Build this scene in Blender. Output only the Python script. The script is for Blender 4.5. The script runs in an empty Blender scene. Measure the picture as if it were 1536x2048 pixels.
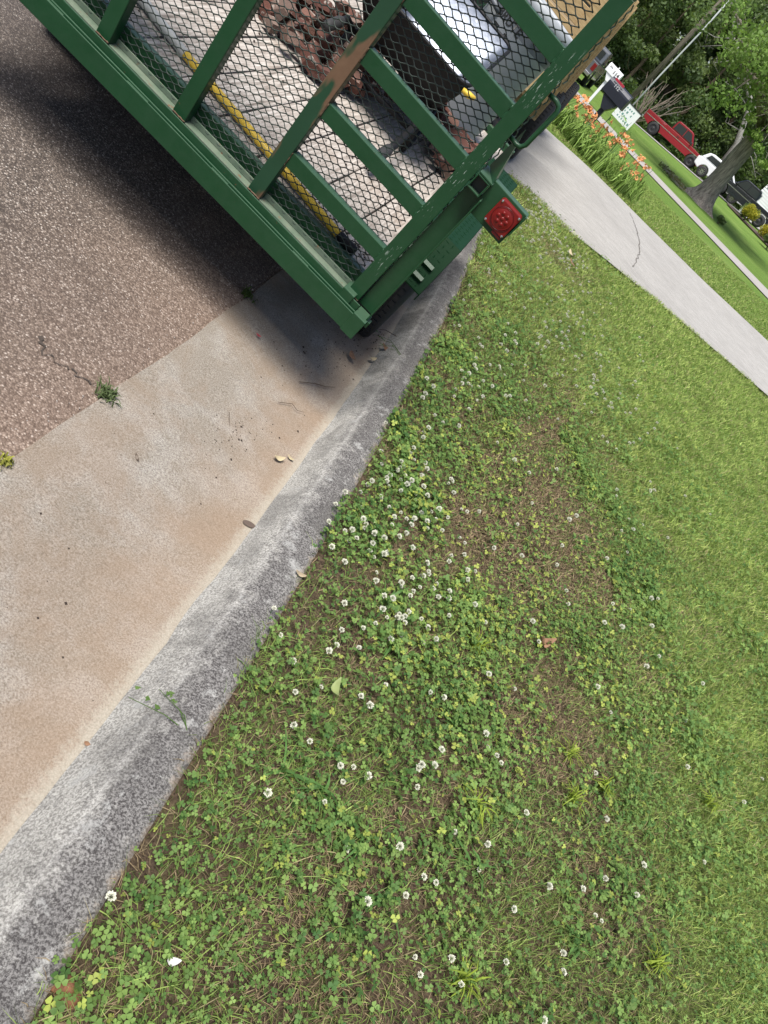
import bpy, math, random
import numpy as np
from mathutils import Vector, Matrix

# ------------------------------------------------------------------ scene, camera, light
S = bpy.context.scene
COL = S.collection
rnd = random.Random(7)
rng = np.random.default_rng(11)
R_ = math.radians

PITCH, ROLL, EYE, FPX = R_(33.5), R_(47.7), 1.5, 1450.0
fw = Vector((0, math.cos(PITCH), -math.sin(PITCH)))
up0 = Vector((0, math.sin(PITCH), math.cos(PITCH)))
ri0 = Vector((1, 0, 0))
cri = ri0 * math.cos(ROLL) + up0 * math.sin(ROLL)
cup = -ri0 * math.sin(ROLL) + up0 * math.cos(ROLL)
cam = bpy.data.cameras.new('camera')
cam.sensor_fit = 'VERTICAL'; cam.sensor_height = 36.0; cam.lens = 36.0 * FPX / 2048.0
cam.clip_start = 0.05; cam.clip_end = 2000
camo = bpy.data.objects.new('camera', cam); COL.objects.link(camo)
mw = Matrix.Identity(4)
for i in range(3):
    mw[i][0] = cri[i]; mw[i][1] = cup[i]; mw[i][2] = -fw[i]
mw[2][3] = EYE
camo.matrix_world = mw
S.camera = camo

SUN_TO = Vector((-0.12, -0.40, 1.0)).normalized()      # direction towards the sun
W = bpy.data.worlds.new('World'); S.world = W; W.use_nodes = True
nt = W.node_tree; nt.nodes.clear()
sky = nt.nodes.new('ShaderNodeTexSky'); sky.sky_type = 'NISHITA'; sky.sun_disc = False
sky.sun_elevation = math.asin(SUN_TO.z); sky.sun_rotation = math.atan2(SUN_TO.x, SUN_TO.y)
sky.air_density = 1.0; sky.dust_density = 2.0; sky.ozone_density = 1.0
bg = nt.nodes.new('ShaderNodeBackground'); bg.inputs[1].default_value = 0.10
wo = nt.nodes.new('ShaderNodeOutputWorld')
nt.links.new(sky.outputs[0], bg.inputs[0]); nt.links.new(bg.outputs[0], wo.inputs[0])
sl = bpy.data.lights.new('sun', 'SUN'); sl.energy = 4.9; sl.angle = R_(26.0); sl.color = (1.0, 0.955, 0.89)
slo = bpy.data.objects.new('sun', sl); COL.objects.link(slo)
slo.rotation_euler = SUN_TO.to_track_quat('Z', 'Y').to_euler()
S.view_settings.view_transform = 'Standard'; S.view_settings.look = 'None'
S.view_settings.exposure = 0.5; S.view_settings.gamma = 1.0

# ------------------------------------------------------------------ helpers
def link(o, parent=None):
    COL.objects.link(o)
    if parent is not None: o.parent = parent
    return o
def tag(o, label=None, cat=None, group=None, kind=None):
    if label: o['label'] = label
    if cat: o['category'] = cat
    if group: o['group'] = group
    if kind: o['kind'] = kind
    return o
def empty(name, loc=(0, 0, 0), rz=0.0, m=None):
    o = bpy.data.objects.new(name, None); COL.objects.link(o); o.empty_display_size = 0.1
    if m is not None: o.matrix_world = m
    else: o.location = loc; o.rotation_euler = (0, 0, rz)
    return o
def children(o): return [c for c in bpy.data.objects if c.parent == o]
def copy_tree(o, parent=None):
    c = o.copy(); COL.objects.link(c); c.parent = parent
    for ch in children(o): copy_tree(ch, c)
    return c

class G:
    def __init__(s): s.v = []; s.f = []
    def add(s, vs, fs):
        n = len(s.v); s.v += [tuple(v) for v in vs]; s.f += [tuple(i + n for i in f) for f in fs]; return s
    def box(s, a, b, M=None):
        x0, y0, z0 = a; x1, y1, z1 = b
        vs = [(x0, y0, z0), (x1, y0, z0), (x1, y1, z0), (x0, y1, z0), (x0, y0, z1), (x1, y0, z1), (x1, y1, z1), (x0, y1, z1)]
        if M is not None: vs = [M @ Vector(v) for v in vs]
        return s.add(vs, [(3, 2, 1, 0), (4, 5, 6, 7), (0, 1, 5, 4), (1, 2, 6, 5), (2, 3, 7, 6), (3, 0, 4, 7)])
    def tube(s, pts, rs, n=8, cap=True):
        P = [Vector(p) for p in pts]
        if not hasattr(rs, '__len__'): rs = [rs] * len(P)
        base = len(s.v); ref = None
        for i, p in enumerate(P):
            d = (P[min(i + 1, len(P) - 1)] - P[max(i - 1, 0)]).normalized()
            if ref is None: ref = d.orthogonal().normalized()
            ref = (ref - d * ref.dot(d)).normalized(); b = d.cross(ref)
            for k in range(n):
                t = 2 * math.pi * k / n
                s.v.append(tuple(p + (ref * math.cos(t) + b * math.sin(t)) * rs[i]))
        for i in range(len(P) - 1):
            for k in range(n):
                a = base + i * n + k; b_ = base + i * n + (k + 1) % n
                s.f.append((a, b_, b_ + n, a + n))
        if cap:
            s.f.append(tuple(base + k for k in reversed(range(n))))
            e = base + (len(P) - 1) * n; s.f.append(tuple(e + k for k in range(n)))
        return s
    def lathe(s, prof, n=24, M=None):           # prof: (r, z) around local z
        base = len(s.v)
        for r, z in prof:
            for k in range(n):
                t = 2 * math.pi * k / n; v = Vector((r * math.cos(t), r * math.sin(t), z))
                s.v.append(tuple(M @ v if M is not None else v))
        for i in range(len(prof) - 1):
            for k in range(n):
                a = base + i * n + k; b = base + i * n + (k + 1) % n
                s.f.append((a, b, b + n, a + n))
        return s
    def prism(s, poly, y0, y1, M=None):          # poly in (x, z), extruded along y
        n = len(poly)
        vs = [Vector((x, y0, z)) for x, z in poly] + [Vector((x, y1, z)) for x, z in poly]
        if M is not None: vs = [M @ v for v in vs]
        fs = [tuple(range(n)), tuple(range(2 * n - 1, n - 1, -1))]
        fs += [(i, i + n, (i + 1) % n + n, (i + 1) % n) for i in range(n)]
        return s.add(vs, fs)
    def mesh(s, name):
        me = bpy.data.meshes.new(name); me.from_pydata(s.v, [], s.f); me.update(); return me
    def obj(s, name, mat, parent=None, smooth=False, bevel=0.0, kind=None, loc=None):
        me = s.mesh(name); me.materials.append(mat)
        o = bpy.data.objects.new(name, me); link(o, parent)
        if loc is not None: o.location = loc
        if smooth: me.polygons.foreach_set('use_smooth', [True] * len(me.polygons))
        if bevel:
            b = o.modifiers.new('bevel', 'BEVEL'); b.width = bevel; b.segments = 2; b.limit_method = 'ANGLE'; b.angle_limit = R_(40)
        if kind: o['kind'] = kind
        return o

def np_mesh(name, V, F, mat, col=None, smooth=False, F3=None):
    """V (n,3), F (m,4) quads and/or F3 (k,3) triangles, col (n,3) linear colours."""
    me = bpy.data.meshes.new(name)
    nq = 0 if F is None else len(F); n3 = 0 if F3 is None else len(F3)
    me.vertices.add(len(V)); me.vertices.foreach_set('co', np.ascontiguousarray(V, np.float32).ravel())
    loops = np.concatenate(([F.ravel()] if nq else []) + ([F3.ravel()] if n3 else [])).astype(np.int32)
    me.loops.add(len(loops)); me.loops.foreach_set('vertex_index', loops)
    me.polygons.add(nq + n3)
    st = np.concatenate([np.arange(nq) * 4, nq * 4 + np.arange(n3) * 3]).astype(np.int32)
    me.polygons.foreach_set('loop_start', st)
    if smooth: me.polygons.foreach_set('use_smooth', np.ones(nq + n3, bool))
    me.update(calc_edges=True)
    if col is not None:
        a = me.color_attributes.new('tint', 'FLOAT_COLOR', 'POINT')
        c4 = np.ones((len(V), 4), np.float32); c4[:, :3] = col
        a.data.foreach_set('color', c4.ravel())
    me.materials.append(mat)
    return me

# value noise for layout of patches
_lat = rng.random((64, 64))
def vnoise(x, y, s=1.0):
    x = np.asarray(x, float) / s + 31.7; y = np.asarray(y, float) / s + 17.3
    i = np.floor(x).astype(int); j = np.floor(y).astype(int); u = x - i; v = y - j
    u = u * u * (3 - 2 * u); v = v * v * (3 - 2 * v)
    g = lambda a, b: _lat[a % 64, b % 64]
    return (g(i, j) * (1 - u) + g(i + 1, j) * u) * (1 - v) + (g(i, j + 1) * (1 - u) + g(i + 1, j + 1) * u) * v
def fbm(x, y, s): return .5 * vnoise(x, y, s) + .3 * vnoise(x, y, s * .47) + .2 * vnoise(x, y, s * .21)
def smooth(a, b, x):
    t = np.clip((np.asarray(x, float) - a) / (b - a), 0, 1); return t * t * (3 - 2 * t)

# ------------------------------------------------------------------ materials
class NT:
    def __init__(s, name):
        s.m = bpy.data.materials.new(name); s.m.use_nodes = True; s.t = s.m.node_tree
        s.t.nodes.clear()
        s.out = s.t.nodes.new('ShaderNodeOutputMaterial'); s.b = s.t.nodes.new('ShaderNodeBsdfPrincipled')
        s.t.links.new(s.b.outputs[0], s.out.inputs[0])
    def n(s, typ, **k):
        o = s.t.nodes.new(typ)
        for a, v in k.items():
            if a in ('operation', 'blend_type', 'data_type', 'feature', 'attribute_name', 'interpolation', 'noise_dimensions', 'bands_direction', 'wave_type', 'use_clamp', 'vector_type', 'distance'): 
                setattr(o, a, v)
        return o
    def l(s, a, b): s.t.links.new(a, b)
    def val(s, sock, v):
        if hasattr(v, 'is_output') or hasattr(v, 'links'): s.l(v, sock)
        else: sock.default_value = v
    def pos(s): return s.n('ShaderNodeNewGeometry').outputs['Position']
    def obj(s): return s.n('ShaderNodeTexCoord').outputs['Object']
    def noise(s, vec, scale, detail=4, rough=.55, dist=0.0):
        o = s.n('ShaderNodeTexNoise'); s.l(vec, o.inputs['Vector']); o.inputs['Scale'].default_value = scale
        o.inputs['Detail'].default_value = detail; o.inputs['Roughness'].default_value = rough; o.inputs['Distortion'].default_value = dist
        return o.outputs['Fac']
    def voro(s, vec, scale, feature='F1', out='Distance'):
        o = s.n('ShaderNodeTexVoronoi', feature=feature); s.l(vec, o.inputs['Vector']); o.inputs['Scale'].default_value = scale
        return o.outputs[out]
    def map(s, vec, scale=(1, 1, 1), rot=(0, 0, 0), loc=(0, 0, 0)):
        o = s.n('ShaderNodeMapping'); s.l(vec, o.inputs['Vector']); o.inputs['Scale'].default_value = scale
        o.inputs['Rotation'].default_value = rot; o.inputs['Location'].default_value = loc; return o.outputs[0]
    def ramp(s, f, stops):
        o = s.n('ShaderNodeValToRGB'); s.l(f, o.inputs[0]); e = o.color_ramp.elements
        while len(e) < len(stops): e.new(0.5)
        for i, (p, c) in enumerate(stops):
            e[i].position = p; e[i].color = tuple(c) + (1,) if hasattr(c, '__len__') else (c, c, c, 1)
        return o.outputs[0]
    def mix(s, f, a, b, mode='MIX'):
        o = s.n('ShaderNodeMix', data_type='RGBA', blend_type=mode)
        s.val(o.inputs[0], f)
        for i, v in ((6, a), (7, b)):
            if hasattr(v, 'links'): s.l(v, o.inputs[i])
            else: o.inputs[i].default_value = tuple(v) + (1,) if len(v) == 3 else v
        return o.outputs[2]
    def math(s, op, a, b=0.0, clamp=False):
        o = s.n('ShaderNodeMath', operation=op, use_clamp=clamp); s.val(o.inputs[0], a); s.val(o.inputs[1], b); return o.outputs[0]
    def attr(s, name, out='Color'):
        o = s.n('ShaderNodeAttribute', attribute_name=name); return o.outputs[out]
    def sep(s, v):
        o = s.n('ShaderNodeSeparateXYZ'); s.l(v, o.inputs[0]); return o.outputs
    def bump(s, h, strength=.5, dist=.01):
        o = s.n('ShaderNodeBump'); s.l(h, o.inputs['Height']); o.inputs['Strength'].default_value = strength
        o.inputs['Distance'].default_value = dist; s.l(o.outputs[0], s.b.inputs['Normal'])
    def fin(s, col, rough=.6, metal=0.0, spec=.5, **k):
        s.val(s.b.inputs['Base Color'], tuple(col) + (1,) if (hasattr(col, '__len__') and not hasattr(col, 'links') and len(col) == 3) else col)
        s.val(s.b.inputs['Roughness'], rough); s.b.inputs['Metallic'].default_value = metal
        s.b.inputs['Specular IOR Level'].default_value = spec
        for a, v in k.items(): s.b.inputs[a.replace('_', ' ')].default_value = v
        return s.m
def flat(name, col, rough=.6, metal=0.0, var=.15, scale=18.0, spec=.5, **k):
    t = NT(name); p = t.obj(); f = t.noise(p, scale, 5)
    d = tuple(c * (1 - var) for c in col); b = tuple(min(1, c * (1 + var)) for c in col)
    return t.fin(t.mix(f, d, b), rough, metal, spec, **k)

def green_paint(name, dust=.5, rough=.40, spec=.36, scr=.0, tone=1.0):
    t = NT(name); p = t.obj()
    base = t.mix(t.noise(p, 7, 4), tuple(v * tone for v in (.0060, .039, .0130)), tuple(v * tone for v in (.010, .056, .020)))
    wear = t.ramp(t.noise(t.map(p, (1, 1, 1)), 55, 6, .65), [(.66, 0), (.72, 1)])
    big = t.ramp(t.noise(p, 4.2, 3), [(.5, 0), (.68, 1)])
    rust = t.mix(t.math('MULTIPLY', wear, big), base, (.12, .055, .025))
    du = t.math('MULTIPLY', t.ramp(t.noise(p, 24, 5, .7), [(.35, 0), (.8, 1)]), dust)
    nrm = t.n('ShaderNodeNewGeometry').outputs['Normal']; nz = t.math('MAXIMUM', t.sep(nrm)[2], 0.0)
    lie = t.math('MULTIPLY', t.math('POWER', nz, 3.0), .45 * dust)
    c = t.mix(t.math('ADD', t.math('MULTIPLY', du, .14), lie, clamp=True), rust, (.17, .22, .18))
    sc = t.ramp(t.noise(t.map(p, (95, 95, 13)), 3.0, 3, .6), [(.63, 0), (.65, 1)])
    sc2 = t.ramp(t.noise(p, 3.7, 2), [(.44, 0), (.52, 1)])
    c = t.mix(t.math('MULTIPLY', t.math('MULTIPLY', sc, sc2), scr), c, (.34, .40, .35))
    t.bump(t.noise(p, 90, 4), .12, .002)
    return t.fin(c, rough, 0, spec)

M_green = green_paint('green_paint', .40)
M_green2 = green_paint('green_paint_gate', .30)
M_scratch = green_paint('green_paint_scratched', .25, .40, .36, .7)
M_fender_shade = green_paint('green_paint_fender_shaded', .03, .45, .06, 0.0, .5)  # same green paint, with the fender's shade put into a darker colour
M_rustgreen = None
def rusty_post():
    t = NT('green_paint_worn_brown'); p = t.obj()
    base = t.mix(t.noise(p, 7, 4), (.009, .040, .017), (.014, .055, .026))
    worn = t.ramp(t.noise(t.map(p, (9, 9, 3.2)), 1.3, 3, .5), [(.49, 0), (.54, 1)])
    br = t.mix(t.noise(p, 30, 5), (.10, .055, .03), (.17, .10, .06))
    t.bump(t.noise(p, 90, 4), .12, .002)
    return t.fin(t.mix(worn, base, br), .5, 0, .4)
M_worn = rusty_post()
def dusty_ledge():
    t = NT('dusty_green_ledge'); p = t.obj()
    c = t.mix(t.noise(p, 14, 5, .7), (.035, .085, .05), (.20, .22, .17))
    r = t.ramp(t.noise(p, 33, 5, .7), [(.6, 0), (.7, 1)])
    return t.fin(t.mix(r, c, (.15, .08, .045)), .8, 0, .2)
M_ledge = dusty_ledge()
M_dark = flat('dark_metal', (.012, .016, .013), .55)
M_black = flat('black_plastic', (.007, .007, .008), .6, var=.3, spec=.25)
M_rubber = flat('tyre_rubber', (.018, .018, .019), .75, var=.3)
M_steelmesh = flat('mesh_steel', (.018, .030, .022), .5, 0, var=.5, scale=60)
M_silver = None
def shiny_steel():
    t = NT('scuffed_steel'); p = t.obj()
    c = t.mix(t.noise(p, 6, 5, .65), (.10, .115, .15), (.22, .245, .29))
    sp = t.ramp(t.noise(p, 45, 5, .7), [(.60, 0), (.66, 1)])
    c = t.mix(sp, c, (.34, .34, .34))
    t.bump(t.noise(p, 11, 3), .25, .01)
    return t.fin(c, t.ramp(t.noise(p, 20, 4), [(.3, .30), (.7, .5)]), .6, .4)
M_silver = shiny_steel()

def deck_wood():
    t = NT('weathered_deck_wood'); p = t.obj(); 
    oi = t.n('ShaderNodeObjectInfo').outputs['Random']
    off = t.n('ShaderNodeVectorMath', operation='ADD'); t.l(p, off.inputs[0])
    cb = t.n('ShaderNodeCombineXYZ'); t.l(t.math('MULTIPLY', oi, 37.0), cb.inputs[0]); t.l(t.math('MULTIPLY', oi, 91.0), cb.inputs[1]); t.l(cb.outputs[0], off.inputs[1])
    q = off.outputs[0]
    g = t.noise(t.map(q, (60, 3.0, 60)), 1.6, 6, .65, .6)
    c = t.ramp(g, [(.34, (.12, .10, .085)), (.46, (.28, .25, .222)), (.56, (.40, .365, .33)), (.68, (.52, .49, .455))])
    c = t.mix(t.math('MULTIPLY', oi, .35), c, (.34, .30, .265))
    d = t.ramp(t.noise(q, 5, 4, .7), [(.55, 0), (.75, 1)])
    c = t.mix(t.math('MULTIPLY', d, .5), c, (.22, .16, .115))
    t.bump(g, .5, .004)
    return t.fin(c, .85, 0, .2)
M_deck = deck_wood()
def tan_wood():
    t = NT('tan_lumber'); p = t.obj()
    g = t.noise(t.map(p, (4, 30, 30)), 1.5, 5, .6, .8)
    c = t.ramp(g, [(.3, (.30, .205, .10)), (.6, (.44, .32, .17)), (.8, (.50, .39, .235))])
    t.bump(g, .3, .004)
    return t.fin(c, .8, 0, .2)
M_tan = tan_wood()
def brick_mat():
    t = NT('broken_brick'); p = t.obj(); oi = t.n('ShaderNodeObjectInfo').outputs['Random']
    c = t.ramp(oi, [(0, (.065, .026, .020)), (.3, (.135, .058, .042)), (.5, (.08, .036, .030)), (.72, (.19, .10, .075)), (.86, (.25, .195, .16)), (1, (.11, .075, .062))])
    c = t.mix(t.math('MULTIPLY', t.noise(p, 30, 5, .7), .7), c, (.10, .055, .045))
    mo = t.ramp(t.noise(p, 15, 4, .6), [(.60, 0), (.66, 1)])
    c = t.mix(mo, c, (.32, .28, .245))
    t.bump(t.noise(p, 60, 5, .7), .6, .006)
    return t.fin(c, .92, 0, .15)
M_brick = brick_mat()

def asphalt():
    t = NT('asphalt_worn'); p = t.pos(); u = t.attr('u', 'Fac')
    st = t.voro(p, 165, 'F1', 'Color'); sr = t.sep(st)[0]
    c = t.ramp(sr, [(0, (.055, .045, .038)), (.35, (.13, .105, .086)), (.75, (.215, .175, .145)), (.93, (.34, .29, .25)), (1, (.55, .50, .45))])
    gap = t.ramp(t.voro(p, 165), [(.28, 0), (.6, 1)])
    c = t.mix(t.math('MULTIPLY', gap, .75), c, (.045, .036, .032))
    big = t.noise(p, 1.4, 4, .6)
    pink = t.math('MULTIPLY', t.ramp(t.math('ADD', u, t.math('MULTIPLY', big, .7)), [(.40, 1), (1.15, 0)]), .45)
    c = t.mix(pink, c, t.mix(sr, (.175, .115, .082), (.36, .26, .20)))
    dk = t.ramp(t.noise(p, .7, 4, .6, .4), [(.42, 0), (.62, 1)])
    far = t.ramp(u, [(.75, 0), (1.5, 1)]) if False else t.math('MULTIPLY', t.math('SUBTRACT', u, .7, clamp=True), .7, clamp=True)
    c = t.mix(t.math('MULTIPLY', far, .6), c, (.052, .048, .05))
    c = t.mix(t.math('MULTIPLY', dk, .25), c, (.06, .05, .045))
    h = t.math('ADD', t.math('MULTIPLY', t.math('SUBTRACT', 1.0, t.voro(p, 165)), .7), t.math('MULTIPLY', sr, .8))
    t.bump(h, .9, .004)
    return t.fin(c, .9, 0, .25)
M_asphalt = asphalt()

def pan_mat():
    t = NT('gutter_concrete'); p = t.pos(); u = t.attr('u', 'Fac')      # u: distance from the kerb foot towards the road
    fine = t.noise(p, 210, 3, .8)
    c = t.mix(t.ramp(fine, [(.34, 0), (.66, 1)]), (.112, .095, .076), (.305, .275, .235))
    blot = t.ramp(t.noise(p, 4.6, 7, .7, .4), [(.44, 0), (.60, 1)])
    c = t.mix(t.math('MULTIPLY', blot, .6), c, t.mix(t.ramp(fine, [(.36, 0), (.62, 1)]), (.155, .142, .125), (.41, .39, .36)))
    dirt = t.ramp(t.noise(p, 2.6, 6, .66, .5), [(.43, 0), (.60, 1)])
    c = t.mix(t.math('MULTIPLY', dirt, .5), c, t.mix(fine, (.115, .080, .052), (.28, .205, .145)))
    cl = t.ramp(t.math('ADD', u, t.math('MULTIPLY', t.math('SUBTRACT', t.noise(p, 5, 5, .65), .5), .22)), [(0.0, 1), (.09, .85), (.26, .22), (.36, 0)])
    c = t.mix(t.math('MULTIPLY', cl, .45), c, t.mix(fine, (.185, .128, .085), (.36, .262, .182)))
    pit = t.ramp(t.noise(p, 130, 3, .6), [(.66, 0), (.72, 1)]); c = t.mix(t.math('MULTIPLY', pit, .6), c, (.08, .06, .045))
    lt = t.ramp(t.math('ADD', u, t.math('MULTIPLY', t.math('SUBTRACT', t.noise(p, 60, 6, .8), .5), .12)), [(0, 1), (.012, .8), (.04, 0)])
    c = t.mix(t.math('MULTIPLY', lt, .75), c, t.mix(fine, (.22, .20, .16), (.48, .45, .38)))
    t.bump(t.noise(p, 300, 5, .8), .55, .003)
    return t.fin(c, .9, 0, .2)
M_pan = pan_mat()
def kerb_mat():
    t = NT('kerb_concrete'); p = t.pos(); u = t.attr('u', 'Fac')        # u: 0 at the foot, 1 at the back
    f1 = t.noise(p, 190, 3, .8); f2 = t.noise(p, 26, 6, .75)
    lite = t.mix(t.ramp(f1, [(.40, 0), (.60, 1)]), (.19, .183, .17), (.47, .46, .43))
    darkc = t.mix(t.ramp(f1, [(.42, 0), (.60, 1)]), (.045, .041, .041), (.215, .207, .20))
    k = t.ramp(t.math('ADD', u, t.math('MULTIPLY', t.math('SUBTRACT', f2, .5), 1.1)), [(.22, 0), (.55, 1), (.86, .9), (1.05, .3)])
    c = t.mix(k, lite, darkc)
    bs = t.ramp(t.noise(p, 5.5, 5, .7, .6), [(.46, 0), (.62, 1)]); c = t.mix(t.math('MULTIPLY', bs, .45), c, t.mix(f1, (.03, .028, .028), (.13, .125, .12)))
    li = t.ramp(t.noise(p, 13, 6, .8), [(.57, 0), (.64, 1)])
    c = t.mix(t.math('MULTIPLY', li, .6), c, t.mix(f1, (.26, .26, .25), (.52, .52, .50)))
    ln = t.ramp(t.math('ADD', u, t.math('MULTIPLY', t.math('SUBTRACT', t.noise(p, 9, 5, .7), .5), .10)), [(.33, 0), (.37, .35), (.42, 0)])
    c = t.mix(t.math('MULTIPLY', ln, f1), c, (.6, .59, .56))
    br = t.ramp(t.math('ADD', u, t.math('MULTIPLY', t.math('SUBTRACT', f2, .5), .7)), [(.88, 0), (1.0, .6)])
    c = t.mix(br, c, (.20, .135, .09))
    t.bump(t.math('ADD', t.noise(p, 260, 5, .8), t.math('MULTIPLY', f2, 1.5)), .7, .004)
    return t.fin(c, .95, 0, .15)
M_kerb = kerb_mat()
def drive_mat(name, a, b, line=1.0):
    t = NT(name); p = t.pos()
    f = t.noise(p, 90, 5, .75); big = t.noise(p, .8, 5, .6)
    c = t.mix(t.ramp(f, [(.35, 0), (.65, 1)]), a, b)
    w = t.noise(t.map(p, (5.0, 26, 1), (0, 0, R_(-33))), 1.0, 5, .7)
    c = t.mix(t.math('MULTIPLY', t.ramp(w, [(.42, 0), (.62, 1)]), .45 * line), c, tuple(x * .6 for x in a))
    c = t.mix(t.math('MULTIPLY', t.ramp(big, [(.45, 0), (.7, 1)]), .4), c, tuple(x * .78 for x in a))
    t.bump(t.math('ADD', t.math('MULTIPLY', w, 1.2), f), .5, .006)
    return t.fin(c, .9, 0, .2)
M_drive = drive_mat('driveway_concrete', (.255, .245, .23), (.41, .40, .38))
M_drive2 = drive_mat('old_driveway_concrete', (.25, .235, .22), (.38, .36, .34), .3)

def lawn_soil():
    t = NT('lawn_soil_and_turf'); p = t.pos(); y = t.sep(p)[1]
    f = t.noise(p, 120, 8, .8); g = t.noise(p, 9, 5, .65)
    soil = t.mix(t.ramp(f, [(.35, 0), (.65, 1)]), (.028, .019, .014), (.21, .150, .105))
    soil = t.mix(t.ramp(g, [(.45, 0), (.65, .7)]), soil, t.mix(f, (.07, .060, .03), (.23, .185, .10)))
    gr = t.mix(t.ramp(t.noise(t.map(p, (1, 1, 1)), 26, 6, .8), [(.35, 0), (.65, 1)]), (.045, .090, .018), (.17, .25, .055))
    st = t.noise(t.map(p, (.16, 2.6, 1), (0, 0, R_(-14))), 1.0, 4, .6)
    gr = t.mix(t.math('MULTIPLY', t.ramp(st, [(.42, 0), (.6, 1)]), .55), gr, (.115, .21, .04))
    pat = t.ramp(t.noise(p, .35, 4, .6), [(.5, 0), (.7, .5)])
    gr = t.mix(pat, gr, (.20, .265, .075))
    c = t.mix(t.attr('u', 'Fac'), soil, gr)
    t.bump(t.math('ADD', f, t.noise(p, 24, 6, .8)), .8, .03)
    return t.fin(c, .95, 0, .1)
M_lawn = lawn_soil()
M_woodfloor = flat('leaf_litter', (.055, .042, .025), .95, var=.5, scale=6)
def leaf_mat(name, trans=.35, rough=.55, spec=.16):
    t = NT(name); c = t.attr('tint')
    f = t.noise(t.pos(), 160, 2)
    c = t.mix(t.math('MULTIPLY', f, .5), c, t.mix(.5, c, (.02, .03, .005)))
    tr = t.n('ShaderNodeBsdfTranslucent'); t.l(t.mix(.35, c, (.25, .38, .03)), tr.inputs[0])
    ms = t.n('ShaderNodeMixShader'); ms.inputs[0].default_value = trans
    t.fin(c, rough, 0, spec)
    t.l(t.b.outputs[0], ms.inputs[1]); t.l(tr.outputs[0], ms.inputs[2]); t.l(ms.outputs[0], t.out.inputs[0])
    return t.m
M_leaf = leaf_mat('leaf_green')
M_dry = leaf_mat('dry_thatch', .1, .9, .1)
def petal(name, a, b, trans=.3):
    t = NT(name); c = t.mix(t.noise(t.obj(), 90, 3), a, b)
    tr = t.n('ShaderNodeBsdfTranslucent'); t.l(c, tr.inputs[0]); ms = t.n('ShaderNodeMixShader'); ms.inputs[0].default_value = trans
    t.fin(c, .6, 0, .2); t.l(t.b.outputs[0], ms.inputs[1]); t.l(tr.outputs[0], ms.inputs[2]); t.l(ms.outputs[0], t.out.inputs[0]); return t.m
M_clover = petal('clover_petal', (.50, .50, .38), (.82, .82, .74), .15)
M_lily = petal('lily_petal', (.70, .25, .09), (.82, .47, .22), .3)
def bark(name, a, b, sc=1.0):
    t = NT(name); p = t.obj()
    g = t.noise(t.map(p, (14 * sc, 14 * sc, 2.2 * sc)), 1.3, 6, .7, .5)
    c = t.mix(t.ramp(g, [(.35, 0), (.65, 1)]), a, b); t.bump(g, 1.0, .03)
    return t.fin(c, .95, 0, .1)
M_bark = bark('oak_bark', (.10, .085, .072), (.38, .33, .285))
M_bark2 = bark('grey_bark', (.13, .125, .115), (.34, .33, .30))
M_bark3 = bark('brown_bark', (.06, .045, .032), (.20, .155, .115))
M_bark3b = bark('pinkish_bark', (.13, .105, .085), (.30, .25, .205))
M_pole = bark('pole_wood', (.075, .065, .05), (.21, .185, .15), .8)
M_stem = flat('green_stem', (.055, .13, .03), .6)
M_white = flat('white_vinyl', (.74, .75, .76), .45, var=.06)
M_siding = flat('white_siding', (.72, .73, .74), .6, var=.05)
M_glass = flat('dark_glass', (.02, .028, .03), .08, 0, var=.2, spec=.8)
M_red = flat('red_car_paint', (.22, .007, .014), .3, 0, var=.12, spec=.5, Coat_Weight=.4)
M_carwhite = flat('white_car_paint', (.72, .73, .74), .28, 0, var=.04, spec=.6, Coat_Weight=.6)
M_carblack = flat('black_car_paint', (.008, .010, .016), .25, 0, var=.12, spec=.6, Coat_Weight=.6)
M_cargrey = flat('grey_car_paint', (.11, .115, .125), .28, .3, var=.1, spec=.6, Coat_Weight=.6)
M_chrome = flat('chrome_trim', (.6, .6, .62), .2, 1.0, var=.1)
M_plas = flat('dark_trim', (.02, .02, .022), .6)
M_redlens = flat('red_lens', (.15, .006, .005), .35, 0, var=.25, scale=60, spec=.35, Coat_Weight=.1)
M_redrefl = flat('red_reflector', (.36, .03, .05), .35, var=.2)
M_mailbox = flat('dark_steel_mailbox', (.022, .025, .036), .38, .2, var=.2)
M_grey_bin = flat('grey_polyethylene', (.10, .11, .125), .55, var=.14, scale=5)
M_binrim = flat('pale_bin_rim', (.30, .32, .34), .5, var=.15)
M_ink = flat('black_lettering', (.008, .008, .008), .6)
M_inkgrey = flat('pale_lettering', (.45, .46, .48), .6)
M_teal = flat('teal_print', (.12, .26, .24), .6)
M_yellow = flat('yellow_fibreglass', (.62, .42, .045), .42, var=.18, scale=30)
M_ropewhite = flat('scuffed_white_grip', (.50, .50, .47), .6, var=.3, scale=30)
M_yshrub = None
M_drysoil = flat('red_clay', (.19, .085, .045), .95, var=.35, scale=40)
M_mulch = flat('bark_mulch', (.075, .050, .036), .95, var=.5, scale=25)
M_twig = flat('dry_twig', (.075, .052, .038), .9, var=.3, scale=60)
M_dleaf = flat('dead_leaf', (.21, .115, .065), .8, var=.35, scale=40)
M_pleaf = flat('pale_dead_leaf', (.38, .32, .20), .8, var=.25, scale=40)
M_paper = flat('white_litter', (.48, .48, .46), .8, var=.1)
M_crumb = flat('soil_crumbs', (.035, .024, .018), .95, var=.4, scale=60)
M_stone = flat('pale_pebble', (.33, .29, .26), .9, var=.25, scale=60)

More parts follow.
